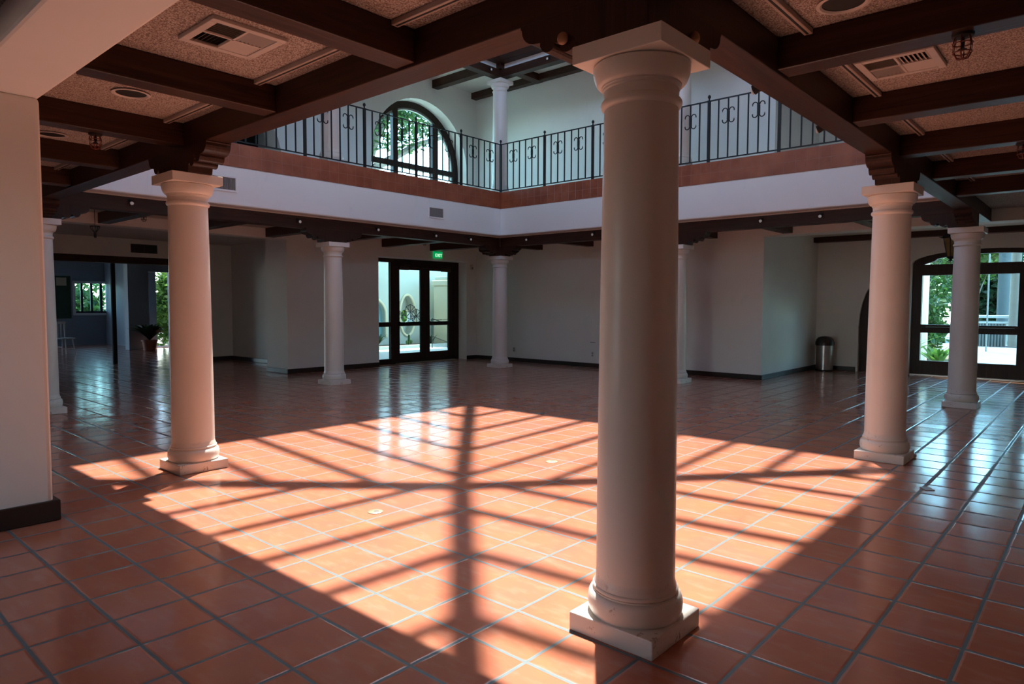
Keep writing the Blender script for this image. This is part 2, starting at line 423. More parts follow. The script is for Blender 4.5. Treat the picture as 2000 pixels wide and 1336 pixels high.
sbox('wall_upper_alcove', 8, 9, 33.9, 37, 11.96, 18, MW)
sbox('wall_upper_alcove', 17, 18, 33.9, 37, 11.96, 18, MW)
sbox('ceiling_upper_alcove', 8, 18, 33.9, 38, 18, 18.3, MW)
for bx in ((-12, 1.4, -13, 34.6), (29.2, 42, -13, 34.6), (1.4, 29.2, -13, -1.8), (1.4, 29.2, 26.2, 34.6)):
    sbox('ceiling_upper', *bx, 21.2, 21.6, MCP)
# light well and roof with the skylight opening
for nm, bx in (('near_left', (.9, 1.4, -2.3, 26.7)), ('far_right', (29.2, 29.7, -2.3, 26.7)), ('near_right', (1.4, 29.2, -2.3, -1.8)), ('back', (1.4, 29.2, 26.2, 26.7))):
    sbox('wall_light_well_'+nm, *bx, 21.2, 24.2, MFA)
SX, SY, SH, SZ = 15.10, 12.05, 8.6, 26.2
for bx in ((-12, SX-SH, -13, 34.6), (SX+SH, 42, -13, 34.6), (SX-SH, SX+SH, -13, SY-SH), (SX-SH, SX+SH, SY+SH, 34.6)):
    sbox('ceiling_roof', *bx, 24.2, SZ, MFA)
# skylight pyramid
sk = thing('skylight', 'pyramid roof skylight of dark glazing bars above the atrium', 'skylight', (SX, SY, SZ))
RISE = 2.75
def skbar(p, q, wd, dp, name):
    p = Vector(p); q = Vector(q); d = (q-p).normalized(); s_ = d.cross(Vector((0, 0, 1))).normalized()*wd/2; u = s_.cross(d).normalized()*dp/2
    m = MB(); vs = [m.bm.verts.new(c) for c in (p-s_-u, p+s_-u, p+s_+u, p-s_+u, q-s_-u, q+s_-u, q+s_+u, q-s_+u)]
    for f in ((0, 1, 2, 3), (7, 6, 5, 4), (0, 4, 5, 1), (1, 5, 6, 2), (2, 6, 7, 3), (3, 7, 4, 0)): m.bm.faces.new([vs[i] for i in f])
    m.build(name, WX, sk)
for sx in (-1, 1):
    for sy in (-1, 1): skbar((sx*SH, sy*SH, 0), (0, 0, RISE), .52, .55, 'hip_rafter')
offs = [14.7-SH-6.1+o for o in ()]
for k in (2.75, 4.72, 6.66, 8.66, 10.65, 12.65, .75, -1.2):
    d = k - 6.1                       # offset from the centre line
    z = RISE*(1-abs(d)/SH)
    for sgn in (-1, 1):
        skbar((d, sgn*SH, 0), (d, sgn*abs(d), z), .25, .32, 'glazing_bar')
        skbar((sgn*SH, d, 0), (sgn*abs(d), d, z), .25, .32, 'glazing_bar')
# baseboards
def base(nm, x0, x1, y0, y1): sbox('baseboard_'+nm, x0, x1, y0, y1, 0, .30, MBB, .02)
base('back_left', 16.32, 23.5, YW-.07, YW); base('back_pier', 16.33, 16.4, YW, 35.2); base('back_right', 32.2, XW, YW-.07, YW)
base('right', XW-.07, XW, 9.03, YW); base('recess', XW, XD, 9.03, 9.1); base('far_right', XD-.07, XD, 6.5, 9.1)
base('hallway_right', 19.33, 19.4, 35.2, 46); base('hallway_end', 17.7, 19.4, 45.93, 46)
pb = MB().box(-3.52, -2.1, 9.67, 9.80, 0, .42, .02).box(-2.22, -2.1, 9.74, 12.25, 0, .42, .02)
st(pb.build('baseboard_pier', MBB))

# ------------------------------------------------------------------ columns
def column(label, x, y, z=0, upper=False):
    c = thing('column', label, 'column', (x, y, z), 0, 'upper gallery columns' if upper else 'atrium columns')
    MB().box(-.64, .64, -.64, .64, 0, .255, .018, 2).build('plinth', MC, c)
    prof = [(.50, .25), (.60, .25)] + [(.585+.055*math.cos(R(a)), .41+.15*math.sin(R(a))) for a in range(-80, 81, 16)] + \
           [(.575, .565), (.575, .585)] + [(.55+.028*math.cos(R(a)), .615+.032*math.sin(R(a))) for a in range(-80, 81, 20)] + \
           [(.553, .655), (.553, .672), (.538, .71), (.528, .78), (.50, .80)]
    MB().lathe(prof, 56).build('base_moulding', MC, c)
    sh = [(.53, .70)]
    for i in range(13):
        t = i/12; sh.append((.530 - .048*t**1.6, .70 + 6.28*t))
    MB().lathe(sh, 64).build('shaft', MC, c)
    cap = [(.40, 6.94), (.485, 6.96)] + [(.487+.042*math.cos(R(a)), 7.03+.055*math.sin(R(a))) for a in range(-80, 81, 20)] + \
          [(.484, 7.095), (.488, 7.20), (.505, 7.215), (.505, 7.235), (.520, 7.245), (.520, 7.262)] + \
          [(.525+.105*math.sin(R(a)), 7.262+.24*(1-math.cos(R(a)))) for a in range(0, 91, 10)] + [(.60, 7.53), (.3, 7.53)]
    MB().lathe(cap, 56).build('capital', MC, c)
    MB().box(-.65, .65, -.65, .65, 7.525, 7.76, .012, 2).build('abacus', MC, c)
    return c
cA = column('large cream column closest to the camera, standing at the near corner of the sunlit square', 1.68, -1.53)
for lab, x, y in (('cream column on the left with its plinth in the sun, second nearest', 1.64, 12.12),
                  ('cream column partly hidden behind the left wall pier', 1.6, 25.75),
                  ('pale column in front of the wall left of the glass entrance doors', 15.28, 25.88),
                  ('pale column in the far corner below the corner of the white fascia', 28.95, 25.98),
                  ('pale column mostly hidden right behind the nearest large column', 28.87, 12.25),
                  ('cream column on the right at the edge of the sun patch', 15.44, -1.48),
                  ('grey lit column in front of the arched glass door on the right', 28.92, -1.46)):
    dup(cA, (x, y, 0), lab)
dup(cA, (28.9, 25.95, 12.0), 'upper gallery column behind the corner of the iron railing', group='upper gallery columns')
dup(cA, (15.3, 25.95, 12.0), 'upper gallery column left of the arched window', group='upper gallery columns')
dup(cA, (28.9, 12.2, 12.0), 'upper gallery column seen just right of the nearest column', group='upper gallery columns')

# corbels (carved timber brackets between column and beam)
def corbel_profile(L=1.78):
    h = [(L, ZB+.01), (L, ZB-.03)]
    h += [(L-.02-.26*(1-math.cos(R(a))), ZB-.05-.24*math.sin(R(a))) for a in range(0, 91, 15)]
    h += [(L-.36, 8.10), (L-.36, 8.055)]
    h += [(L-.50+.12*math.cos(R(a)), 8.04-.10*math.sin(R(a))) for a in range(20, 181, 20)]
    h += [(L-.72, 8.02)]
    h += [(L-.84+.13*math.cos(R(a)), 7.97-.10*math.sin(R(a))) for a in range(0, 181, 20)]
    h += [(L-1.02, 7.93), (L-1.06, 7.765)]
    return h
def corbel(label, x, y, dirs, peg=False):
    c = thing('corbel', label, 'bracket', (x, y, 0), 0, 'carved timber corbels')
    h = corbel_profile()
    for d in dirs:
        full = h + [(-a, b) for a, b in reversed(h)] if d[0] == 2 else None
        ax = d[1]
        lo, hi = d[2], d[3]          # which ends are present
        prof = []
        if hi: prof += h
        else: prof += [(.3, ZB+.01), (.3, 7.765)]
        if lo: prof += [(-a, b) for a, b in reversed(h)]
        else: prof += [(-.3, 7.765), (-.3, ZB+.01)]
        m = MB()
        if ax == 'x': m.slab(prof, [], 'y', -.31, .31)
        else: m.slab(prof, [], 'x', -.31, .31)
        m.build('bracket_arm', WB, c)
    if peg:
        MB().ball((-.36, .98, 8.04), .085, 14, sc=(.75, 1, 1)).build('peg', simple('pale_wood_peg', (.33, .17, .09), .5), c)
        MB().ball((.85, -.36, 8.06), .085, 14, sc=(1, .75, 1)).build('peg', simple('pale_wood_peg2', (.33, .17, .09), .5), c)
    return c
Xr = (1, 'x', True, True); Yr = (1, 'y', True, True)
corbel('carved dark corbel on top of the nearest large column', 1.66, -1.5, [(1, 'x', False, True), (1, 'y', False, True)], True)
corbel('carved dark corbel on the left sunlit column', 1.66, 12.12, [Yr])
corbel('carved dark corbel on the column behind the left pier', 1.66, 25.95, [(1, 'y', True, False), (1, 'x', False, True)])
corbel('carved dark corbel on the column left of the glass entrance doors', 15.28, 25.95, [Xr])
corbel('carved dark corbel on the column in the far corner', 28.9, 25.95, [Xr, Yr])
corbel('carved dark corbel on the column hidden behind the nearest one', 28.9, 12.25, [Yr])
corbel('carved dark corbel on the right column by the sun patch', 15.44, -1.5, [Xr])
corbel('carved dark corbel on the column before the arched glass door', 28.9, -1.5, [(1, 'x', True, False), (1, 'y', False, True)])

# ------------------------------------------------------------------ beams
def beam(label, x0, x1, y0, y1, z0, z1, group, bev=.02):
    ax = 'x' if (x1-x0) > (y1-y0) else 'y'
    cx, cy = (x0+x1)/2, (y0+y1)/2
    o = MB().box(x0-cx, x1-cx, y0-cy, y1-cy, 0, z1-z0, bev, 2).build('ceiling_beam', WX if ax == 'x' else WY, loc=(cx, cy, z0))
    return tag(o, label, 'beam', group)
GM = 'main beams around the atrium opening'
beam('long main beam from the nearest column over the left sunlit column', 1.36, 1.96, -12, 32.3, ZB, 9.07, GM)
beam('long main beam from the nearest column to the right column by the sun patch', 1.96, 33.1, -1.8, -1.2, ZB, 9.07, GM)
beam('main beam under the white fascia on the back left side', 1.96, 28.6, 25.65, 26.25, ZB, 9.07, GM)
beam('main beam under the white fascia on the back right side', 28.6, 29.2, -1.2, 25.65, ZB, 9.07, GM)
beam('end of main beam reaching the back wall right of the glass doors', 28.3, 28.95, 26.25, YW, 8.46, ZC, 'cross beams of the back gallery')
od = ['nearest', 'second', 'third', 'fourth', 'fifth']
gl = ['nearest cross beam of the left gallery, right of the square ceiling vent', 'cross beam of the left gallery between the ceiling vent and the first round downlight',
      'cross beam of the left gallery with the wire cage, past the first downlight', 'fourth cross beam of the left gallery, past the second downlight', 'farthest cross beam visible in the left gallery beside the pier']
for k, y in enumerate((2.62, 7.08, 11.6, 16.1, 20.6)):
    beam(gl[k], -2.2, 1.36, y, y+.5, 8.45, ZC, 'cross beams of the left gallery')
gr_ = ['nearest cross beam of the right gallery at the top right with the wire cage', 'cross beam of the right gallery just beyond the ceiling vent', 'third cross beam of the right gallery, above the right sunlit column',
       'fourth cross beam of the right gallery', 'farthest cross beam of the right gallery, low beside the glass arch']
for k, x in enumerate((5.68, 10.16, 14.6, 19.0, 23.4)):
    beam(gr_[k], x, x+.52, -12, -1.8, 8.45, ZC, 'cross beams of the right gallery')
gb = ['leftmost cross beam of the back gallery, by the column behind the pier', 'back gallery cross beam left of the left sunlit column', 'back gallery cross beam over the dark hallway opening',
      'back gallery cross beam between the pale column and the glass doors', 'back gallery cross beam left above the glass doors']
for k, x in enumerate((5.78, 10.3, 14.84, 19.3, 23.8)):
    beam(gb[k], x, x+.55, 26.25, 32.3 if x < 16 else YW, 8.46, ZC, 'cross beams of the back gallery')
gx = ['back right cross beam ending in the far wall corner', 'back right cross beam ending on the bare wall left of the nearest column', 'back right cross beam behind the nearest column',
      'back right cross beam ending on the wall right of the nearest column', 'back right cross beam ending over the dark wall recess', 'back right cross beam beside the right sunlit column', 'back right cross beam next to the column before the glass arch']
for k, y in enumerate((25.64, 21.08, 16.5, 11.95, 7.4, 2.85, -1.75)):
    beam(gx[k], 29.2, XW if y > 9 else 33.1, y, y+.55, 8.48, ZC, 'cross beams of the back right gallery')
beam('dark beam along the wall above the trash can and the arched glass door', 42.0, 42.7, -12, 9.1, 8.66, ZC, 'wall beams')
beam('dark beam over the gallery at the upper left corner behind the plaster soffit', -5.0, -4.2, -12, 32.3, 8.4, ZC, 'wall beams')
# upper gallery beams
GU = 'upper gallery roof beams'
ub = lambda l, *a: beam(l, *a, GU)
ub('upper roof beam over the railing on the back left side', 1.4, 28.6, 25.65, 26.25, 19.9, 20.42)
ub('upper roof beam over the railing on the back right side', 28.6, 29.2, -1.8, 26.25, 19.9, 20.42)
sbox('wall_upper_frieze_back', 1.4, 28.4, 25.85, 26.2, 20.42, 20.8, MFA); sbox('wall_upper_frieze_right', 28.8, 29.15, -1.8, 25.45, 20.42, 20.8, MFA)
ub('second tier roof beam above the upper back left railing', 1.4, 28.2, 25.35, 26.25, 20.8, 21.2)
ub('second tier roof beam above the upper back right railing', 28.2, 29.2, -1.8, 26.25, 20.8, 21.2)
ub('upper roof beam running to the wall right of the arched window', 28.6, 29.2, 26.25, YW, 20.6, 21.2)
ub('short upper roof beam from the corner column to the upper right wall', 29.2, XW, 25.65, 26.3, 20.7, 21.2)
ub('upper roof beam along the top of the right gallery wall', 32.75, XW, 8.6, YW, 20.72, 21.2)
ub('upper roof beam across the gallery above the middle of the right railing', 29.2, 32.75, 20.9, 21.5, 20.7, 21.2)
ub('upper roof beam across the gallery behind the nearest column', 29.2, 32.75, 16.5, 17.1, 20.7, 21.2)
ub('upper roof beam to the back wall left of the arched window', 19.6, 20.2, 26.25, YW, 20.6, 21.2)
for x, y in ((28.9, 25.95), (15.3, 25.95), (28.9, 12.2)):
    pass
blk = tag(MB().box(-.5, .5, -.5, .5, 0, .38, .02).build('corbel', WB, loc=(28.9, 25.95, 20.42)), 'dark timber block on the upper corner column', 'bracket', 'upper corbels')

# ------------------------------------------------------------------ railings
def railing(label, x0, y0, dx, dy, n, first=0):
    r = thing('iron_railing', label, 'railing', (x0, y0, 11.98), math.atan2(dy, dx), 'upper gallery iron railings')
    S = 3.72; L = n*S
    MB().box(0, L, -.035, .035, 3.17, 3.23).build('top_rail', MIR, r)
    MB().box(0, L, -.03, .03, .10, .16).build('bottom_rail', MIR, r)
    post = bal = scr = None
    def place(src, bld, x, rest=None):
        if src is None: return bld()
        c = src.copy(); COL.objects.link(c); c.parent = r; c.location.x = x*T; return c
    def mk_post():
        m = MB().box(-.065, .065, -.065, .065, -.12, 3.24)
        m.lathe([(.03, 3.24), (.045, 3.27), (.03, 3.31), (.075, 3.38), (.085, 3.42), (.07, 3.48), (0, 3.54)], 12)
        return m.build('post', MIR, r)
    def mk_bal(): return MB().box(-.03, .03, -.03, .03, .13, 3.2).build('baluster', MIR, r)
    def mk_scr():
        m = MB()
        for sg in (-1, 1):
            pts = []
            for a in range(-10, 191, 14):
                pts.append((sg*(.20+.135*math.cos(R(180-a))), 0, 2.62+.13*math.sin(R(a)) ))
            top = [(sg*(.055), 0, 2.30), (sg*.055, 0, 2.50)] + [(sg*(.055+.13*(1-math.cos(R(a)))), 0, 2.55+.13*math.sin(R(a))) for a in range(0, 181, 20)] + [(sg*.315, 0, 2.50)]
            bot = [(x, y, 4.60-z) for x, y, z in top]
            m.tube(list(reversed(bot)) + top[1:], .028, 6)
        m.box(-.06, .06, -.045, .045, 2.15, 2.45)
        return m.build('scroll', MIR, r)
    for i in range(n+1):
        if i < first: pass
        elif post is None: post = mk_post(); post.location.x = i*S*T
        else: place(post, None, i*S)
        if i == n: break
        for k in range(1, 7):
            x = i*S + k*S/7
            if bal is None: bal = mk_bal(); bal.location.x = x*T
            else: place(bal, None, x)
            if k in (2, 5):
                if scr is None: scr = mk_scr(); scr.location.x = x*T
                else: place(scr, None, x)
    return r
railing('black iron railing on the left above the tile band, in front of the arched window', 28.05, 25.10, -1, 0, 6)
railing('black iron railing on the right, running behind the nearest column', 28.05, 25.02, 0, -1, 6, 1)

# ------------------------------------------------------------------ spotlights on the beams
def spot(label, x, y, z, dx, dy):
    a = math.atan2(dy, dx)
    s_ = thing('spotlight', label, 'spotlight', (x, y, z), a, 'small spotlights on the atrium beams')
    MB().box(0, .05, -.09, .09, .05, .19, .01).build('mounting_plate', MBK, s_)
    MB().tube([(0.03, 0, .1), (.12, 0, .05)], .02, 6).build('arm', MBK, s_)
    h = MB(); d = Vector((.22, 0, -.06))
    h.tube([(.04, 0, .06), (.20, 0, 0)], .07, 12, r1=.095).build('lamp_can', MBK, s_)
    MB().ball((.21, 0, -.005), .078, 12, sc=(.4, 1, 1)).build('lens', MLW, s_)
    return s_
s0 = spot('leftmost small spotlight on the back left beam, near the pier', 4.98, 25.65, 8.72, 0, -1)
for lab, x in (('small spotlight on the back left beam just left of the pale column', 13.04), ('small spotlight on the back left beam right of the pale column', 18.06),
               ('small spotlight on the back left beam above the glass doors', 22.5), ('rightmost small spotlight on the back left beam by the corner', 25.55)):
    dup(s0, (x, 25.65, 8.68), lab)
for lab, y in (('small spotlight on the back right beam beside the far corner', 23.1), ('small spotlight on the back right beam just left of the nearest column', 17.8),
               ('small spotlight on the back right beam right of the nearest column', 7.4), ('small spotlight on the back right beam by the right sunlit column', 4.5)):
    dup(s0, (28.6, y, 8.72), lab, math.pi)
dup(s0, (27.5, 25.65, 20.12), 'small spotlight on the upper roof beam left of the corner column')
dup(s0, (28.6, 21.4, 20.12), 'small spotlight on the upper roof beam right of the corner column', math.pi)
dup(s0, (6.65, -1.2, 8.50), 'dark spotlight under the edge of the near right beam, nearer one', math.pi/2)
dup(s0, (10.4, -1.2, 8.48), 'dark spotlight under the edge of the near right beam, farther one', math.pi/2)

# ------------------------------------------------------------------ vents, downlights, rails and cages
def diffuser(label, x0, x1, y0, y1):
    cx, cy = (x0+x1)/2, (y0+y1)/2; w, h = (x1-x0)/2, (y1-y0)/2
    d = thing('ceiling_vent', label, 'vent', (cx, cy, 9.0), 0, 'square ceiling vents')
    m = MB(); f = .13
    for b in ((-w, w, -h, -h+f), (-w, w, h-f, h), (-w, -w+f, -h+f, h-f), (w-f, w, -h+f, h-f)): m.box(*b, -.07, 0, .01)
    m.box(-.02, .02, -h+f, h-f, -.06, 0); m.box(-w+f, w-f, -.02, .02, -.06, 0)
    m.build('frame', MVW, d)
    MB().box(-w+f, w-f, -h+f, h-f, -.012, -.002).build('duct', MBK, d)
    for qx, qy in ((-1, -1), (1, -1), (-1, 1), (1, 1)):
        m = MB(); n = 7
        xa, xb = (.02, w-f) if qx > 0 else (-w+f, -.02); ya, yb = (.02, h-f) if qy > 0 else (-h+f, -.02)
        for i in range(n):
            t = (i+.5)/n
            if qx*qy > 0:
                yy = ya+(yb-ya)*t; s_ = -.03 if qy > 0 else .03
                m.quad([(xa, yy-s_, -.06), (xb, yy-s_, -.06), (xb, yy+s_, -.012), (xa, yy+s_, -.012)])
            else:
                xx = xa+(xb-xa)*t; s_ = -.03 if qx > 0 else .03
                m.quad([(xx-s_, ya, -.06), (xx-s_, yb, -.06), (xx+s_, yb, -.012), (xx+s_, ya, -.012)])
        m.build('louvre', MVW, d)
    return d
diffuser('square white ceiling vent at the top left beyond the plaster soffit', -1.13, .17, 4.57, 5.9)
diffuser('square white ceiling vent at the top right, half hidden by a beam', 7.75, 9.05, -3.75, -2.45)
def downlight(label, x, y, r=.33):
    d = thing('downlight', label, 'downlight', (x, y, 9.0), 0, 'round recessed downlights')
    MB().lathe([(r, -.005), (r+.05, -.03), (r+.05, -.04), (r, -.045), (r-.03, -.02), (r, -.005)], 32, caps=False).build('trim_ring', MVW, d)
    MB().lathe([(0, -.012), (r, -.012), (r, -.006), (0, -.006)], 32).build('recess', MBK, d)
    return d
d0 = downlight('round dark downlight between the second and third left gallery beams', -.47, 9.9)
for lab, x, y in (('round dark downlight farther along the left gallery ceiling, by the pier', -.53, 15.4), ('round dark downlight cut by the top edge at the upper right', 4.95, -3.05)):
    dup(d0, (x, y, 9.0), lab)
def rail(label, x0, x1, y0, y1):
    cx, cy = (x0+x1)/2, (y0+y1)/2
    t = thing('ceiling_track', label, 'track', (cx, cy, 9.0), 0, 'narrow ceiling tracks')
    if x1-x0 < y1-y0:
        MB().box(x0-cx, x1-cx, y0-cy, y1-cy, -.09, 0, .012).build('channel', MRL, t)
        MB().box(-.018, .018, y0-cy+.05, y1-cy-.05, -.096, -.085).build('slot', MBK, t)
    else:
        MB().box(x0-cx, x1-cx, y0-cy, y1-cy, -.09, 0, .012).build('channel', MRL, t)
        MB().box(x0-cx+.05, x1-cx-.05, -.018, .018, -.096, -.085).build('slot', MBK, t)
lt = ['ceiling track nearest the top edge, right of the nearest left beam', 'ceiling track beside the square ceiling vent at the top left', 'ceiling track beside the first round downlight on the left', 'ceiling track beside the second downlight on the left', 'farthest short ceiling track in the left gallery']
for k, (a, b) in enumerate(((-1.2, 2.62), (3.12, 7.08), (7.58, 11.6), (12.1, 16.1), (16.6, 20.6))): rail(lt[k], .86, 1.0, a, b)
rt_ = ['ceiling track at the top right beside the cut downlight', 'ceiling track beside the half hidden vent on the right', 'third ceiling track of the right gallery', 'fourth ceiling track of the right gallery', 'farthest ceiling track of the right gallery']
for k, (a, b) in enumerate(((1.96, 5.68), (6.2, 10.16), (10.68, 14.6), (15.12, 19.0), (19.52, 23.4))): rail(rt_[k], a, b, -2.38, -2.24)
def cage(label, x, y, z, s=1.0):
    c = thing('sprinkler', label, 'sprinkler', (x, y, z), 0, 'caged ceiling sprinklers')
    c.scale = (s, s, s)
    MB().lathe([(0, 0), (.15, 0), (.14, -.04), (0, -.05)], 20).build('mounting_disc', MBK, c)
    m = MB()
    for k in range(6):
        a = math.pi*k/3
        m.tube([(.10*math.cos(a), .10*math.sin(a), -.03), (.13*math.cos(a), .13*math.sin(a), -.14), (.125*math.cos(a), .125*math.sin(a), -.26), (.08*math.cos(a), .08*math.sin(a), -.35), (0, 0, -.37)], .010, 6)
    for zz, rr in ((-.14, .13), (-.27, .122)): m.tube([(rr*math.cos(R(a)), rr*math.sin(R(a)), zz) for a in range(0, 360, 24)], .010, 6, True)
    m.build('wire_cage', MCG, c)
    MB().lathe([(.02, -.03), (.03, -.12), (.015, -.2), (.06, -.22), (.06, -.23), (0, -.23)], 12).build('sprinkler_head', MIR, c)
    return c
g0 = cage('red wire sprinkler cage under the left gallery beam, near the pier', -.54, 12.0, 8.45)
dup(g0, (5.93, -4.45, 8.45), 'red wire sprinkler cage under the nearest right gallery beam, top right')
dup(g0, (15.0, -4.45, 8.45), 'red wire sprinkler cage at the right edge of the photo')
dup(g0, (7.6, 31.3, 9.0), 'small sprinkler cage on the back gallery ceiling beside the hanging basket lamp')
dup(g0, (17.6, 31.3, 9.0), 'small sprinkler cage on the ceiling left of the pale column')
dup(g0, (26.4, 31.0, 9.0), 'small sprinkler cage on the ceiling above the glass doors')
def wallvent(label, x0, x1, z0, z1, y, vert=True, n=18, fr=.09, grille=None, two=False):
    v = thing('wall_vent', label, 'vent', ((x0+x1)/2, y, (z0+z1)/2), 0, 'rectangular wall vents')
    w, h = (x1-x0)/2, (z1-z0)/2; m = MB()
    for b in ((-w, w, -h, -h+fr), (-w, w, h-fr, h), (-w, -w+fr, -h+fr, h-fr), (w-fr, w, -h+fr, h-fr)): m.box(b[0], b[1], -.05, 0, b[2], b[3], .008)
    if two: m.box(-.04, .04, -.05, 0, -h, h)
    m.build('frame', MFA if not grille else grille, v)
    MB().box(-w+fr, w-fr, -.012, -.002, -h+fr, h-fr).build('duct', MVG if not grille else MBK, v)
    m = MB()
    for i in range(n):
        t = (i+.5)/n
        if vert: x = -w+fr+(2*w-2*fr)*t; m.box(x-.008, x+.008, -.045, -.012, -h+fr, h-fr)
        else: z = -h+fr+(2*h-2*fr)*t; m.box(-w+fr, w-fr, -.045, -.012, z-.008, z+.008)
    m.build('grille', simple('grille_bars', (.34, .32, .31), .5) if not grille else grille, v)
wallvent('small white framed vent on the fascia above the glass doors', 21.48, 22.78, 9.67, 10.39, YI1)
wallvent('white framed vent on the fascia right of the left sunlit column', 8.0, 9.48, 9.67, 10.42, YI1)
wallvent('brown double vent on the dark hallway wall', 12.08, 13.86, 8.03, 8.65, 46, grille=simple('dark_bronze', (.06, .05, .045), .5), two=True, vert=False, n=8, fr=.05)

# ------------------------------------------------------------------ back entrance doors (door_1)
YD = YW+.9
d1 = bpy.data.objects.new('door_1', None); COL.objects.link(d1); d1['kind'] = 'structure'; d1.location = (28.2*T, YD*T, 0)
def D(x): return x-28.2
m = MB()
m.box(D(23.9), D(32.3), 0, .35, 7.49, 7.80, .02); m.box(D(31.6), D(32.3), 0, .35, 0, 7.6, .02); m.box(D(23.6), D(24.2), 0, .35, 0, 7.6, .02)
m.box(D(25.31), D(25.72), 0, .3, 0, 7.5, .02); m.box(D(24.1), D(25.4), .02, .28, 0, .38, .02); m.box(D(24.1), D(25.4), .02, .28, 2.76, 3.1, .02)
m.box(D(25.7), D(31.6), 0, .3, 7.2, 7.5, .02)
m.build('door_frame', WZ, d1)
def leaf(x0, x1, hs):
    lf = MB(); s_ = .44
    lf.box(D(x0), D(x0+s_), .05, .22, .04, 7.2, .015).box(D(x1-s_), D(x1), .05, .22, .04, 7.2, .015)
    lf.box(D(x0+s_), D(x1-s_), .05, .22, 7.02, 7.2).box(D(x0+s_), D(x1-s_), .05, .22, .04, .74, .01).box(D(x0+s_), D(x1-s_), .05, .22, 2.78, 3.05, .01)
    l = lf.build('door_leaf', WZ, d1)
    MB().box(D(x0+s_), D(x1-s_), .13, .145, .74, 2.78).box(D(x0+s_), D(x1-s_), .13, .145, 3.05, 7.02).build('glass_pane', MG, l)
    MB().box(D(x0+.2), D(x1-.2), -.10, -.02, 2.98, 3.08, .02).box(D(x0+.25), D(x0+.4), -.1, .06, 2.9, 3.12, .01).box(D(x1-.4), D(x1-.25), -.1, .06, 2.9, 3.12, .01).build('push_bar', MIR, l)
    k = MB().box(D(hs), D(hs)+.95, -.14, .05, 6.98, 7.22, .02); k.tube([(D(hs)+.2, -.08, 7.24), (D(hs)+.9, -.3, 7.32), (D(hs)+.5, 0, 7.40)], .03, 6)
    k.build('door_closer', simple('door_closer_brown', (.05, .025, .018), .35), l)
leaf(25.72, 28.66, 26.0); leaf(28.70, 31.6, 30.3)
MB().box(D(24.2), D(25.31), .13, .145, .38, 2.76).box(D(24.2), D(25.31), .13, .145, 3.1, 7.49).build('side_glass', MG, d1)
m = MB(); x = 29.15
while x < 31.05:
    wd = random.choice((.03, .045, .06)); m.box(D(x), D(x+wd*.7), .118, .13, 3.16, 3.24); x += wd+.015*random.choice((1, 1, 3))
m.build('door_lettering', MBK, d1)
MB().box(D(25.75), D(31.6), -.35, .2, 0, .035).build('threshold', MBR, d1)
sbox('trim_1', 23.3, 32.3, YW-.04, YW+.02, 7.77, 7.83, MFA)
# exit sign
ex = thing('exit_sign', 'green illuminated EXIT sign hanging above the glass entrance doors', 'sign', (29.05, YW-.1, 7.93))
MB().box(-.42, .42, -.08, .08, 0, .5, .02).build('sign_box', MEXG, ex)
tc = bpy.data.curves.new('exit_text', 'FONT'); tc.body = 'EXIT'; tc.size = .34*T; tc.align_x = 'CENTER'; tc.extrude = .004
to = bpy.data.objects.new('exit_text_tmp', tc); COL.objects.link(to)
bpy.context.view_layer.update()
me = bpy.data.meshes.new_from_object(to.evaluated_get(bpy.context.evaluated_depsgraph_get()))
bpy.data.objects.remove(to)
tx = bpy.data.objects.new('sign_letters', me); COL.objects.link(tx); tx.parent = ex; me.materials.clear(); me.materials.append(MEXW)
tx.rotation_euler = (R(90), 0, 0); tx.location = (0, -.09*T, .10*T)
# door mat strip of tape etc. on the floor; outlets; detector
def outlet(label, y, z):
    o = thing('outlet', label, 'outlet', (XW, y, z), 0, 'wall outlets')
    MB().box(-.03, 0, -.11, .11, -.18, .18, .01).build('cover_plate', MOW, o)
    MB().box(-.035, -.028, -.04, .04, .03, .12).box(-.035, -.028, -.04, .04, -.12, -.03).build('socket', MVG, o)
outlet('small wall outlet right of the far corner column', 28.45, .93); outlet('small wall outlet left of the nearest column', 21.08, .93)
tag(MB().box(-.03, 0, -.22, .22, -.02, .02, .005).build('wall_plate', MVG, loc=(XW, 21.08, 1.76)), 'thin grey plate on the wall above the right outlet', 'plate')
md = thing('motion_detector', 'small cream motion detector in the far wall corner', 'detector', (32.75, YW, 7.42))
MB().box(-.13, .13, -.14, 0, -.22, .22, .05, 3).build('housing', MOW, md); MB().box(-.08, .08, -.16, -.12, -.16, -.02, .02).build('lens', MVG, md)

# ------------------------------------------------------------------ upper arched window (window_1)
YV = YW+1.0
w1 = bpy.data.objects.new('window_1', None); COL.objects.link(w1); w1['kind'] = 'structure'; w1.location = (AC[0]*T, YV*T, 11.96*T)
zc = AC[1]-11.96
def archloop(r, zb=0): return [(-r, zb)] + arc(0, zc, r, r, 180, 0, 32) + [(r, zb)]
MB().slab(archloop(4.7, 0), [archloop(4.15, .35)], 'y', 0, .35).build('window_frame', WZ, w1)
m = MB()
for a, b in ((-1.92, -1.48), (1.92, 2.48)): m.box(a, b, -.02, .33, .3, zc+math.sqrt(4.3**2-b*b)-.1)
m.box(-4.2, 4.2, 0, .3, 2.58, 3.0)
m.build('mullion', WZ, w1)
MB().slab(archloop(4.15, .35), [archloop(4.02, .47)], 'y', .1, .3).build('inner_trim', simple('grey_window_trim', (.30, .30, .27), .5), w1)
MB().slab(archloop(4.15, .35), [], 'y', .17, .18).build('glass_pane', MG, w1)

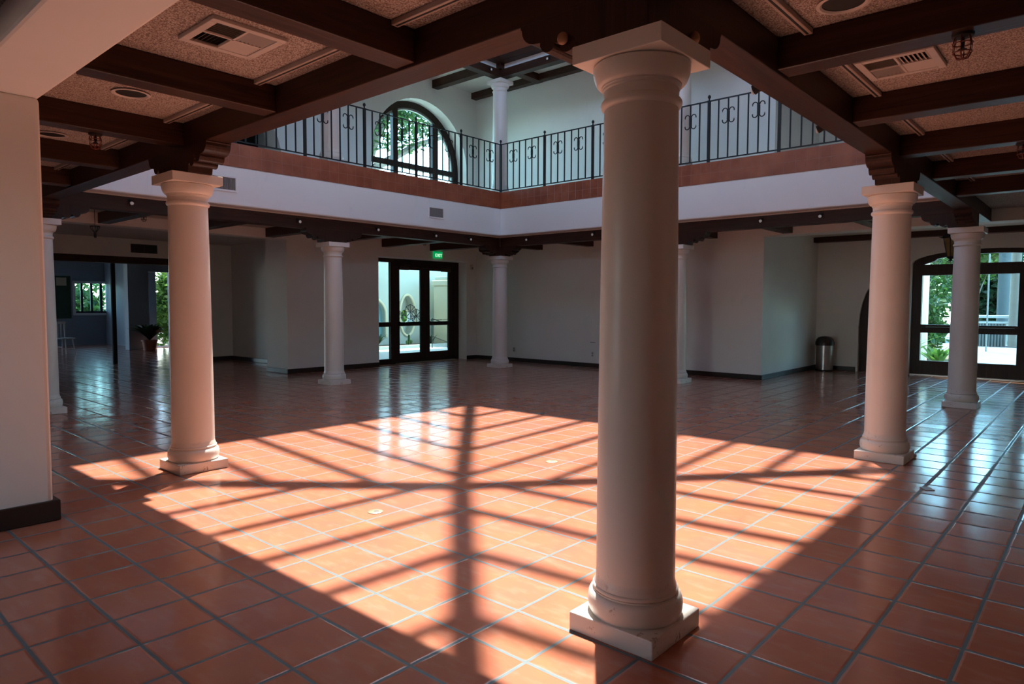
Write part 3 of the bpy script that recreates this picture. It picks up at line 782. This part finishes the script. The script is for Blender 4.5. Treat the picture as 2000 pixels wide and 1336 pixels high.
# ------------------------------------------------------------------ arched glass door on the right (door_2)
d2 = bpy.data.objects.new('door_2', None); COL.objects.link(d2); d2['kind'] = 'structure'; d2.location = ((XD+.35)*T, 0, 0)
outer = [(3.45, 0)] + [(3.45, 7.08)] + [(-.7+4.15*math.cos(R(a)), 7.08+.86*math.sin(R(a))) for a in range(12, 169, 12)] + [(-4.85, 7.08), (-4.85, 0)]
tr = [(2.85, 7.0), (2.2, 7.20)] + [(-.7+3.4*math.cos(R(a)), 7.02+.56*math.sin(R(a))) for a in range(36, 145, 12)] + [(-3.6, 7.20), (-4.25, 7.0)]
def rect(a0, a1, b0, b1): return [(a0, b0), (a1, b0), (a1, b1), (a0, b1)]
holes = [tr]
panes = []
for a0, a1 in ((.55, 2.85), (-2.12, .20)):
    panes += [rect(a0, a1, .92, 2.70), rect(a0, a1, 3.22, 6.32)]
panes += [rect(-4.3, -2.75, .92, 6.32)]
MB().slab(outer, holes+panes, 'x', 0, .35).build('door_frame', WZ, d2)
m = MB().slab(tr, [], 'x', .17, .18)
for p_ in panes: m.slab(p_, [], 'x', .17, .18)
m.build('glass_pane', MG, d2)
MB().box(-.1, .3, -4.8, 3.4, 0, .05).build('threshold', MST, d2)
MB().box(-.12, -.04, .65, 2.75, 2.98, 3.08, .02).box(-.12, -.04, -2.0, .1, 2.98, 3.08, .02).build('push_bar', MIR, d2)
# dark arched side door (door_3)
d3 = bpy.data.objects.new('door_3', None); COL.objects.link(d3); d3['kind'] = 'structure'; d3.location = ((XD+.25)*T, 0, 0)
m = MB().slab(darch, [rect(4.5, 5.75, 1.0, 2.9), rect(4.5, 5.75, 3.3, 5.0)], 'x', 0, .3); m.build('door_leaf', WZ, d3)
MB().slab(rect(4.5, 5.75, 1.0, 2.9), [], 'x', .14, .15).slab(rect(4.5, 5.75, 3.3, 5.0), [], 'x', .14, .15).build('glass_pane', MG, d3)

# ------------------------------------------------------------------ trash can, lantern, hanging basket lamp
tc_ = thing('trash_can', 'steel cylinder trash can with dark domed lid in the right wall recess', 'trash can', (42.05, 8.2, 0))
MB().lathe([(.50, 0), (.54, .03), (.54, 1.78), (.50, 1.80)], 40).build('can_body', MST, tc_)
MB().lathe([(.56, 1.72), (.60, 1.74), (.60, 1.95), (.57, 2.0), (.55, 2.1), (.42, 2.26), (.2, 2.33), (0, 2.35)], 40).build('lid', simple('dark_lid', (.03, .018, .014), .25), tc_)
MB().lathe([(.55, 0), (.57, .02), (.57, .08), (.55, .1)], 40).build('base_ring', MBK, tc_)
ln = thing('hanging_lantern', 'black iron hanging lantern with amber glass left of the column before the arched door', 'lantern', (30.5, -.62, 6.3))
MB().tube([(0, 0, 1.8), (0, 0, 2.69)], .03, 6).build('stem', MIR, ln)
m = MB().lathe([(.36, 1.22), (.40, 1.20), (.36, 1.30), (.20, 1.44), (.12, 1.56), (.15, 1.62), (.06, 1.72), (.03, 1.82)], 6, smooth=False)
for k in range(6):
    a = math.pi*k/3; m.tube([(.38*math.cos(a), .38*math.sin(a), 1.21), (.50*math.cos(a), .50*math.sin(a), 1.27), (.47*math.cos(a), .47*math.sin(a), 1.37)], .02, 5)
m.build('lantern_roof', MIR, ln)
m = MB()
for k in range(6):
    a = math.pi*k/3; m.tube([(.33*math.cos(a), .33*math.sin(a), 1.22), (.16*math.cos(a), .16*math.sin(a), .36)], .02, 5)
m.lathe([(.15, .38), (.19, .36), (.12, .28), (.05, .24), (.08, .18), (0, .13)], 6, smooth=False)
for sg in (-1, 1): m.tube([(0, sg*.05, .2), (0, sg*.17, .10), (0, sg*.10, 0), (0, sg*.13, -.07)], .015, 5)
m.build('lantern_cage', MIR, ln)
MB().lathe([(.135, .38), (.30, 1.2)], 6, smooth=False).build('amber_glass', MAM, ln)
bl = thing('hanging_lamp', 'small black hanging basket lamp seen against the hallway wall at left', 'lamp', (4.2, 27.6, 7.75))
m = MB()
for k in range(10):
    a = 2*math.pi*k/10; m.tube([(.20*math.cos(a), .20*math.sin(a), .08), (.17*math.cos(a), .17*math.sin(a), -.02), (.05*math.cos(a), .05*math.sin(a), -.17)], .013, 5)
m.tube([(.20*math.cos(R(a)), .20*math.sin(R(a)), .08) for a in range(0, 360, 30)], .015, 5, True)
m.lathe([(.055, -.16), (.055, -.40), (.03, -.43)], 10)
m.build('basket', MIR, bl); MB().tube([(0, 0, -.15), (0, 0, 1.2)], .014, 5).build('stem', MIR, bl)

# ------------------------------------------------------------------ floor items
def disc(label, x, y, r=.14, mat=None):
    d = thing('floor_outlet', label, 'floor outlet', (x, y, 0), 0, 'round floor outlet covers')
    MB().lathe([(0, 0), (r, 0), (r, .012), (r-.02, .02), (0, .02)], 28).build('cover', mat or MBR, d)
    MB().lathe([(0, .019), (r*.35, .019), (r*.3, .026), (0, .026)], 14, (r*.1, -r*.1)).build('plug_cap', MVG, d)
disc('round brass floor cover left of the middle of the sun patch', 2.5, 5.32, .16); disc('round brass floor cover left of the nearest column, farther back', 8.66, 5.39, .17)
disc('round floor cover in the shade beyond the sun patch', 14.99, 10.96, .17, MVG); disc('round dark floor cover left of the left sunlit column', 2.52, 19.05, .2, MVG)
tag(MB().box(-.16, .14, -.10, .12, 0, .02, .01).build('tape_patch', simple('grey_blue_tape', (.40, .47, .48), .5), loc=(12.51, -3.09, 0), rotz=.6), 'small pale grey tape patch on the floor right of the right column', 'tape')
tag(MB().box(-.09, .09, -.06, .08, 0, .10, .03).build('paper_scrap', simple('white_scrap', (.7, .68, .64), .6), loc=(16.25, -2.08, 0), rotz=.4), 'small white scrap on the floor behind the right sunlit column', 'scrap')

MRM = mat_plaster('dimmed_room_plaster', (.22, .26, .31))  # darkened blue-grey, so the room's dimness is put into the wall colour
# ------------------------------------------------------------------ room beyond the hallway
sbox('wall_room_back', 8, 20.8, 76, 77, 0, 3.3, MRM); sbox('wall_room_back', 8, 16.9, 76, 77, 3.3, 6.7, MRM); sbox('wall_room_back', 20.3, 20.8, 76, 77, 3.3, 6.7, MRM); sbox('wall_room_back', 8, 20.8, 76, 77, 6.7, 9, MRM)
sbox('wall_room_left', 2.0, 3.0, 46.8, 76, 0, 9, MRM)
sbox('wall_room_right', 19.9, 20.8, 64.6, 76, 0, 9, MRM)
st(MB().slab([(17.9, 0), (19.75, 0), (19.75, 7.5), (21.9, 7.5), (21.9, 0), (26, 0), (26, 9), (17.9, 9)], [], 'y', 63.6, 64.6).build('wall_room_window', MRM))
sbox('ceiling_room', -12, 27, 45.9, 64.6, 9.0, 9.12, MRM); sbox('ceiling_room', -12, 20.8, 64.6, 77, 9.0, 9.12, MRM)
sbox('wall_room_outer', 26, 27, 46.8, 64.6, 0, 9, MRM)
beam('dark lintel beam over the wide hallway opening', 3.0, 17.7, 46.0, 46.8, 7.25, 7.72, 'wall beams')
wr = bpy.data.objects.new('window_2', None); COL.objects.link(wr); wr['kind'] = 'structure'; wr.location = (18.6*T, 75.9*T, 5.0*T)
m = MB().box(-1.75, 1.75, -.1, .1, 1.55, 1.8).box(-1.8, 1.8, -.2, .1, -1.85, -1.6).box(-1.8, -1.6, -.1, .1, -1.8, 1.7).box(1.6, 1.8, -.1, .1, -1.8, 1.7); m.build('window_frame', MWP, wr)
MB().box(-1.1, -.88, -.05, .1, -1.6, 1.55).box(-.18, .04, -.05, .1, -1.6, 1.55).box(.72, .98, -.05, .1, -1.6, 1.55).box(-1.6, 1.6, -.05, .1, -1.62, -1.4).build('mullion', simple('navy_mullion', (.01, .015, .03), .4), wr)
MB().box(-1.6, 1.6, .02, .03, -1.6, 1.55).build('glass_pane', MG, wr)
nb = thing('notice_board', 'dark green notice board with a pale card in the far dark room', 'board', (12.0, 62, 3.1))
MB().box(-1.1, .75, -.05, .05, 0, 3.7, .02).build('board_panel', MGB, nb); MB().box(-.35, .42, -.07, -.05, 2.85, 3.55).build('card', MCD, nb)
MB().box(-.9, -.75, -.1, .1, -3.1, 0).box(-.6, -.45, -.1, .1, -3.1, 0).build('leg', simple('dull_black_leg', (.02, .02, .02), .9, spec=.1), nb)
ch = thing('chair', 'white slatted chair beside the left hidden column in the far dark room', 'chair', (11.9, 61.2, 0), .35)
MB().box(-.6, .6, -.6, .6, 1.35, 1.45, .03).build('seat', MWP, ch)
for x, y in ((-.52, -.52), (.52, -.52), (-.52, .52), (.52, .52)): MB().tube([(x*.85, y*.85, 1.36), (x*1.15, y*1.15, 0)], .055, 8).build('leg', MWP, ch)
m = MB().box(-.55, .55, .5, .58, 2.65, 2.85, .02)
for x in (-.5, -.2, .1, .4): m.box(x, x+.1, .5, .57, 1.4, 2.7)
m.build('backrest', MWP, ch)
MB().tube([(-.55, -.5, .55), (.55, -.5, .55)], .04, 6).tube([(-.52, -.52, .7), (-.52, .52, .7)], .04, 6).build('stretcher', MWP, ch)
tag(MB().box(-.13, .13, -.13, .13, 0, 7.7, .02).build('post', simple('dark_post', (.015, .017, .02), .9, spec=.1), loc=(11.6, 48.2, 0)), 'thin dark post standing in the hallway opening', 'post')

# ------------------------------------------------------------------ plants
def foliage(m, c, rad, n, size, mi=0, aspect=.45):
    for _ in range(n):
        while True:
            p = Vector((random.uniform(-1, 1), random.uniform(-1, 1), random.uniform(-1, 1)))
            if .25 < p.length < 1: break
        p = Vector((p.x*rad[0], p.y*rad[1], p.z*rad[2])) + Vector(c)
        d = Vector((random.gauss(0, 1), random.gauss(0, 1), random.gauss(0, .7))).normalized()
        u = d.cross(Vector((random.gauss(0, 1), random.gauss(0, 1), random.gauss(0, 1)))).normalized()
        s_ = size*random.uniform(.6, 1.3)
        m.quad([p, p+d*s_*.5+u*s_*aspect*.5, p+d*s_, p+d*s_*.5-u*s_*aspect*.5], mi)
    return m
def bush(label, c, rad, n, size, mat, stem=True, group='garden shrubs'):
    b = thing('garden_shrub', label, 'shrub', (c[0], c[1], 0), 0, group)
    m = MB()
    for _ in range(5):
        o = Vector((random.uniform(-.45, .45)*rad[0], random.uniform(-.45, .45)*rad[1], random.uniform(-.35, .35)*rad[2]))
        foliage(m, (o.x, o.y, c[2]+o.z), tuple(r*.7 for r in rad), n//5, size)
    q = bmesh.ops.create_icosphere(m.bm, subdivisions=3, radius=1)     # solid core for inner growth, added to block light
    for v in q['verts']:
        k = .52 + .10*math.sin(5*v.co.x+3*v.co.z) * math.cos(4*v.co.y)
        v.co = Vector((v.co.x*rad[0]*k, v.co.y*rad[1]*k, c[2] + v.co.z*rad[2]*k))
    m.build('foliage', mat, b, fix=False)
    m = MB()
    for k in range(4):
        a = k*1.6; m.tube([(0, 0, 0), (.2*rad[0]*math.cos(a), .2*rad[1]*math.sin(a), c[2]*.5), (.5*rad[0]*math.cos(a), .5*rad[1]*math.sin(a), c[2])], .12, 6, r1=.04)
    m.build('stem', MBRK, b)
    return b
def tree(label, x, y, h, crown, n, size, mat, trunk=.45, group='garden trees'):
    t = thing('garden_tree', label, 'tree', (x, y, 0), 0, group)
    m = MB(); m.tube([(0, 0, 0), (.1, .1, h*.4), (0, .3, h*.75)], trunk, 10, r1=trunk*.6)
    for k in range(5):
        a = k*1.3; m.tube([(0, .2, h*.6), (crown*.35*math.cos(a), crown*.35*math.sin(a), h*.8), (crown*.7*math.cos(a), crown*.7*math.sin(a), h)], trunk*.35, 7, r1=.06)
    m.build('trunk', MBRK, t)
    m = MB()
    for _ in range(9):
        o = Vector((random.uniform(-.6, .6), random.uniform(-.6, .6), random.uniform(-.4, .5)))*crown
        foliage(m, (o.x, o.y, h+o.z*.6), (crown*.5, crown*.5, crown*.35), n//9, size)
    m.build('foliage', mat, t, fix=False)
    return t
def spiky(name, label, cat, x, y, z, h, n, mat, wd=.12, droop=.5, pot=False, sc=1):
    p = thing(name, label, cat, (x, y, z))
    m = MB(); z0 = 1.0 if pot else 0
    for k in range(n):
        a = random.uniform(0, 2*math.pi); sp = random.uniform(.3, 1.0)*h; hh = h*random.uniform(.55, 1)
        prev = None; pts = []
        for i in range(6):
            t = i/5; rr = sp*t; zz = z0 + hh*(t*1.6 - droop*1.3*t*t)
            w_ = wd*math.sin(math.pi*min(1, .15+t*.85))
            c_, s_ = math.cos(a), math.sin(a)
            pts.append(((c_*rr - s_*w_, s_*rr + c_*w_, zz), (c_*rr + s_*w_, s_*rr - c_*w_, zz+.02)))
        for i in range(5): m.quad([pts[i][0], pts[i][1], pts[i+1][1], pts[i+1][0]])
    m.build('leaves', mat, p, fix=False)
    if pot: MB().lathe([(.42, 0), (.5, .05), (.62, .85), (.70, .88), (.70, 1.02), (.60, 1.02), (.55, .95), (0, .93)], 28).build('pot', MTC, p)
    return p
spiky('potted_plant', 'leafy plant in a red pot in front of the bright hallway window', 'plant', 18.85, 61.3, 0, 1.9, 120, ML3, .17, .62, pot=True)
# outside ground
st(MB().box(-40, 160, 33.95, 160, -.75, -.15).build('ground', MPG)) if False else None
G1 = st(MB().slab([(34.6, 46.2), (20.9, 33.95)][0:0] + [(20.4, 33.9), (90, 33.9), (90, 130), (-20, 130), (-20, 77), (27, 77), (27, 46.8), (20.4, 46.8)], [], 'z', -.7, -.06).build('ground', MPG))
G3 = st(MB().slab([(-90, -90), (44.3, -90), (44.3, -13), (-12, -13), (-12, 76), (-90, 76)], [], 'z', -.7, -.06).build('ground', simple('warm_tinted_ground', (.60, .34, .22), .8)))  # unseen ground, coloured warm to tint light through the added opening
G2 = st(MB().box(44.3, 190, -60, 33.8, -.7, -.06).build('ground', simple('garden_path', (.27, .28, .30), .8, var=.15, scale=1.5, bmp=.3)))
st(MB().box(20.5, 60, 33.95, 49.9, -.04, .02).build('ground', MPG))
# court seen through the back doors
m = MB()
oval = [(40.55+.98*math.cos(R(a)), 3.25+(1.05+.95*0)*0 + 2.1*math.sin(R(a))) for a in range(0, 360, 12)]
niche_arch = [(34.6, 1.0)] + [(36.1+1.5*math.cos(R(a)), 3.3+1.7*math.sin(R(a))) for a in range(180, -1, -15)] + [(37.6, 1.0)]
st(MB().slab([(20, -.1), (62, -.1), (62, 9.3), (20, 9.3)], [oval, niche_arch], 'y', 50, 51.2).build('wall_court', MEX))
def ringtube(pts, y, r, name, mat, par, loc): return MB().tube([(a, y, b) for a, b in pts], r, 8, True).build(name, mat, par, loc)
st(MB().slab([(39.2, .8), (42.0, .8), (42.0, 5.6), (39.2, 5.6)], [[(41.0+.62*math.cos(R(a)), 3.15+.7*math.sin(R(a))) for a in range(0, 360, 30)]], 'y', 50.9, 51.1).build('wall_court_niche', MEX))
ow = thing('oval_window', 'oval opening with star shaped iron grille in the courtyard wall', 'window', (40.55, 50, 3.25))
loc_oval = [(a-40.55, b-3.25) for a, b in oval]
MB().tube([(a*1.08, -.05, b*1.04) for a, b in loc_oval], .14, 8, True).build('stucco_surround', MEC, ow)
m = MB()
for cx, cz, rr in ((.15, .35, .8), (1.0, -.1, .75)):
    pts = [(cx+rr*math.cos(R(a)), -.35, cz+rr*math.sin(R(a))) for a in range(0, 360, 45)]
    m.tube(pts, .045, 5, True)
    for i in range(4): m.tube([pts[i], pts[i+4]], .04, 5)
m.tube([(-.95, -.3, .0), (-.4, -.35, .0)], .05, 5)
for sg in (-1, 1): m.tube([(-.85, -.3, 0)] + [(-.95+.14*math.cos(R(a)), -.3, sg*(.16+.14*math.sin(R(a)))) for a in range(-60, 200, 40)], .04, 5)
m.build('iron_grille', MIR, ow)
bush('bright shrub behind the oval courtyard window', (45.6, 55.5, 3.2), (3, 2, 3), 1300, .8, ML2)
cw = bpy.data.objects.new('window_3', None); COL.objects.link(cw); cw['kind'] = 'structure'; cw.location = (36.1*T, 50*T, 0)  # arched niche in the court wall with a closed back, not a window
wl = [(a-36.1, b) for a, b in niche_arch]
MB().tube([(a*1.06, -.05, b) for a, b in wl], .13, 8).build('stucco_surround', MEC, cw)
MB().slab(wl, [], 'y', .5, .6).build('niche_panel', simple('blue_niche', (.22, .42, .50), .5), cw)
tw = thing('buttress', 'sunlit cream stucco buttress with a sloped cap outside the right door', 'buttress', (45.6, 46.4, 0))
MB().box(-2.2, 2.4, -1, 2.6, -.1, 6.4, .08).build('buttress_body', MEC, tw)
MB().box(-2.45, 2.6, -1.2, 2.7, 6.4, 7.0, .12, 3).build('cap', MEC, tw)
MB().box(-2.0, 2.4, -.8, 2.6, 7.0, 7.4, .1, 3).build('cap_top', MEX, tw)
st(MB().box(33, 44.5, 46.4, 46.9, -.1, .32, .04).build('trim_2', simple('planter_curb', (.5, .5, .45), .8)))
st(MB().box(33, 44.5, 46.9, 50, -.1, .22).build('ground', MGD))
spiky('agave', 'grey green agave at the left edge of the courtyard bed', 'plant', 34.9, 47.9, .22, 1.15, 34, ML3, .1, .35)
spiky('agave', 'agave in the bed behind the iron handrail', 'plant', 42.0, 47.9, .22, .9, 24, ML3, .1, .35)
cc = thing('cactus', 'small upright green cactus in the courtyard bed', 'cactus', (39.1, 48.0, .22))
MB().lathe([(.10, 0), (.13, .2), (.13, .9), (.08, 1.05), (0, 1.08)], 12).ball((.28, 0, .35), .17, 10, sc=(1, .6, 1.3)).ball((-.26, 0, .3), .17, 10, sc=(1, .6, 1.3)).build('cactus_body', ML1, cc)
hr = thing('handrail', 'dark metal handrail outside behind the right door', 'railing', (39.6, 45.0, 0))
m = MB().tube([(0, 0, -.05), (0, 0, 3.0)], .05, 8).tube([(1.2, -1.0, -.05), (1.2, -1.0, 2.4)], .05, 8).tube([(0, 0, 3.0), (1.2, -1.0, 2.4)], .05, 8).tube([(0, 0, 1.2), (1.2, -1, .6)], .04, 8); m.build('rail_frame', MIR, hr)
# tree outside the upper window
ut = thing('garden_tree', 'leafy tree with pale limbs outside the upper arched window', 'tree', (31.5, 47.5, 0), 0, 'garden trees')
m = MB()
m.tube([(0, 0, 0), (.3, .2, 8), (.8, 0, 14)], .9, 12, r1=.7)
for pts in ([(.8, 0, 13), (2.5, 0, 19), (6, 1, 24), (9, 1, 27)], [(.8, 0, 14), (-1, .5, 20), (-2, 1, 27)], [(.8, 0, 14), (3, 0, 17.5), (8, -.5, 20.5), (13, -1, 22.5)], [(2.2, 0, 18), (4, -.5, 23), (5, -1, 29)], [(0, 0, 16), (-3, 0, 20), (-7, 0, 24)]):
    m.tube(pts, .55, 8, r1=.16)
m.build('trunk', MBRK, ut)
m = MB()
for c_ in ((6, 0, 24.5), (9, 0, 24), (3, 0, 23.5), (0, 0, 25), (-3, 0, 22), (12, -1, 24), (8, 0, 28), (2, 0, 28), (-1, -.5, 19.5), (5, -1, 21.3), (-3, 0, 18), (13, 0, 28)):
    foliage(m, c_, (3.4, 2.6, 2.3), 700, .62)
m.build('foliage', ML1, ut, fix=False)

# garden through the right arched door, with added hedges and a tree blocking light
for lab, c_, rad, n, mt in (('dense shrub left behind the arched glass door', (58, 5.6, 3.8), (3.2, 2.2, 4.4), 5200, ML1), ('tall green shrub behind the left pane of the arched door', (69, 8.2, 5.5), (4, 3.4, 6), 5200, ML1),
                        ('dark hedge far behind the bench seen through the arched door', (104, 3.5, 5), (4, 8, 6), 9000, ML3), ('bright shrub high behind the right glass pane', (96, 7.5, 12), (3.5, 6, 4.5), 5200, ML2),
                        ('dark hedge on the left far side of the garden path', (90, 18, 7), (4, 6, 8), 4000, ML3), ('leafy shrub at the far end of the path', (128, -4, 10), (5, 15, 13), 7000, ML1),
                        ('added unseen hedge far right of the palm trunk, blocking sky light', (112, -22, 9), (5, 12, 12), 3000, ML3), ('added unseen hedge far left behind the garden shrubs, blocking sky light', (100, 38, 9), (5, 14, 13), 3000, ML3),  # hedge masses put in to keep bright horizon sky out
                        ('added unseen hedge along the outer wall right of the arched door, blocking sky light', (58, -18, 7), (5, 11, 9), 3000, ML3), ('second added unseen hedge farther right of the arched door, blocking sky light', (60, -40, 8), (6, 12, 10), 3000, ML3),  # out-of-view hedges added to cut sky light on the recess wall
                        ('added wide dark hedge beyond the left garden tree, blocking horizon light', (126, 27, 10), (5, 13, 14), 3000, ML3)):  # added mass closing off the bright horizon
    bush(lab, c_, rad, n, .55 if c_[0] < 80 else .9, mt)
tree('tall garden tree overhanging the path behind the arched door', 76, 15, 17, 7.0, 7000, .8, ML1, .6)
tree('garden tree behind the hedge on the right', 140, -30, 17, 8, 3600, 1.3, ML2, .7)
tree('added out-of-view shade tree beside the garden path, right of the arched door', 69, -6, 14, 7.5, 6000, .9, ML1, .6)  # canopy out of view, put in to dapple and darken the path
tk = thing('palm_tree', 'pale ringed palm trunk at the right edge of the glass door', 'tree', (84, 1.6, 0))
m = MB(); pr_ = []
for i in range(40): pr_ += [(.50-.003*i+.03*(i % 2), i*.42)]
m.lathe(pr_, 14).build('trunk', MBRK, tk)
m = MB()
for k in range(14):
    a = k*.449; m.quad([(0, 0, 16.5), (2*math.cos(a)-.5*math.sin(a), 2*math.sin(a)+.5*math.cos(a), 17.5), (3.6*math.cos(a), 3.6*math.sin(a), 15.5), (2*math.cos(a)+.5*math.sin(a), 2*math.sin(a)-.5*math.cos(a), 17.3)])
m.build('fronds', ML1, tk, fix=False)
tag(MB().tube([(0, 0, 0), (.05, 0, 18)], .62, 12).build('tree_trunk', simple('blue_grey_bark', (.09, .11, .12), .8), loc=(92, 3.4, -.06)), 'smooth blue grey tree trunk left of the palm trunk', 'tree')
tag(MB().tube([(0, 0, 0), (0, 0, 9.5)], .07, 8).build('lamp_post', simple('grey_pole', (.25, .27, .28), .5), loc=(74, 2.85, -.06)), 'thin grey pole in the garden', 'pole')
bn = thing('slatted_planter', 'grey slatted box bench beside the garden path', 'bench', (86, 4.1, -.06))
bn.scale = (1.6, 1.6, 1.2)
MB().box(-1, 1, -1.25, 1.0, 2.6, 2.85, .03).box(-1, 1, -1.3, 1.05, 2.1, 2.3, .03).build('slab_top', simple('pale_bench', (.45, .48, .48), .6), bn)
m = MB()
for k in range(12): m.box(-.95, -.85, -1.1+k*.175, -1.02+k*.175, 0, 2.1)
m.box(-.8, .8, -1.1, .9, .1, 2.1); m.build('slats', simple('bench_slats', (.16, .18, .18), .6), bn)
spiky('garden_fern', 'bright arching fern leaves low behind the left glass pane', 'plant', 50.0, 2.9, -.06, 1.9, 40, ML2, .14, .55)
spiky('garden_fern', 'bright fern beside the wall left of the garden', 'plant', 47.5, 5.2, -.06, 3.0, 26, ML2, .2, .5)
st(MB().box(48, 64, 3.2, 12, -.06, .05, .03).build('ground', MGD))
tag(MB().box(-.35, .35, -.35, .35, 0, 9, .03).build('garden_post', MFA, loc=(52.2, 4.4, -.06)), 'white post outside at the left edge of the arched glass door', 'post')
st(MB().box(20.9, 34, 64.8, 100, -.05, .04, .01).build('ground', MGD))
# greenery outside the hallway room windows
bush('shrub outside the narrow hallway window', (28.5, 73.0, 4), (2.6, 3, 5), 3000, 1.0, ML1)
bush('sunlit shrub outside beside the potted plant', (23.4, 68.0, 4.2), (1.6, 1.7, 5.2), 3600, .6, ML2)
bush('shrub outside the back window of the dark room', (18.5, 85, 4), (7, 2.5, 5), 2600, .9, ML1)
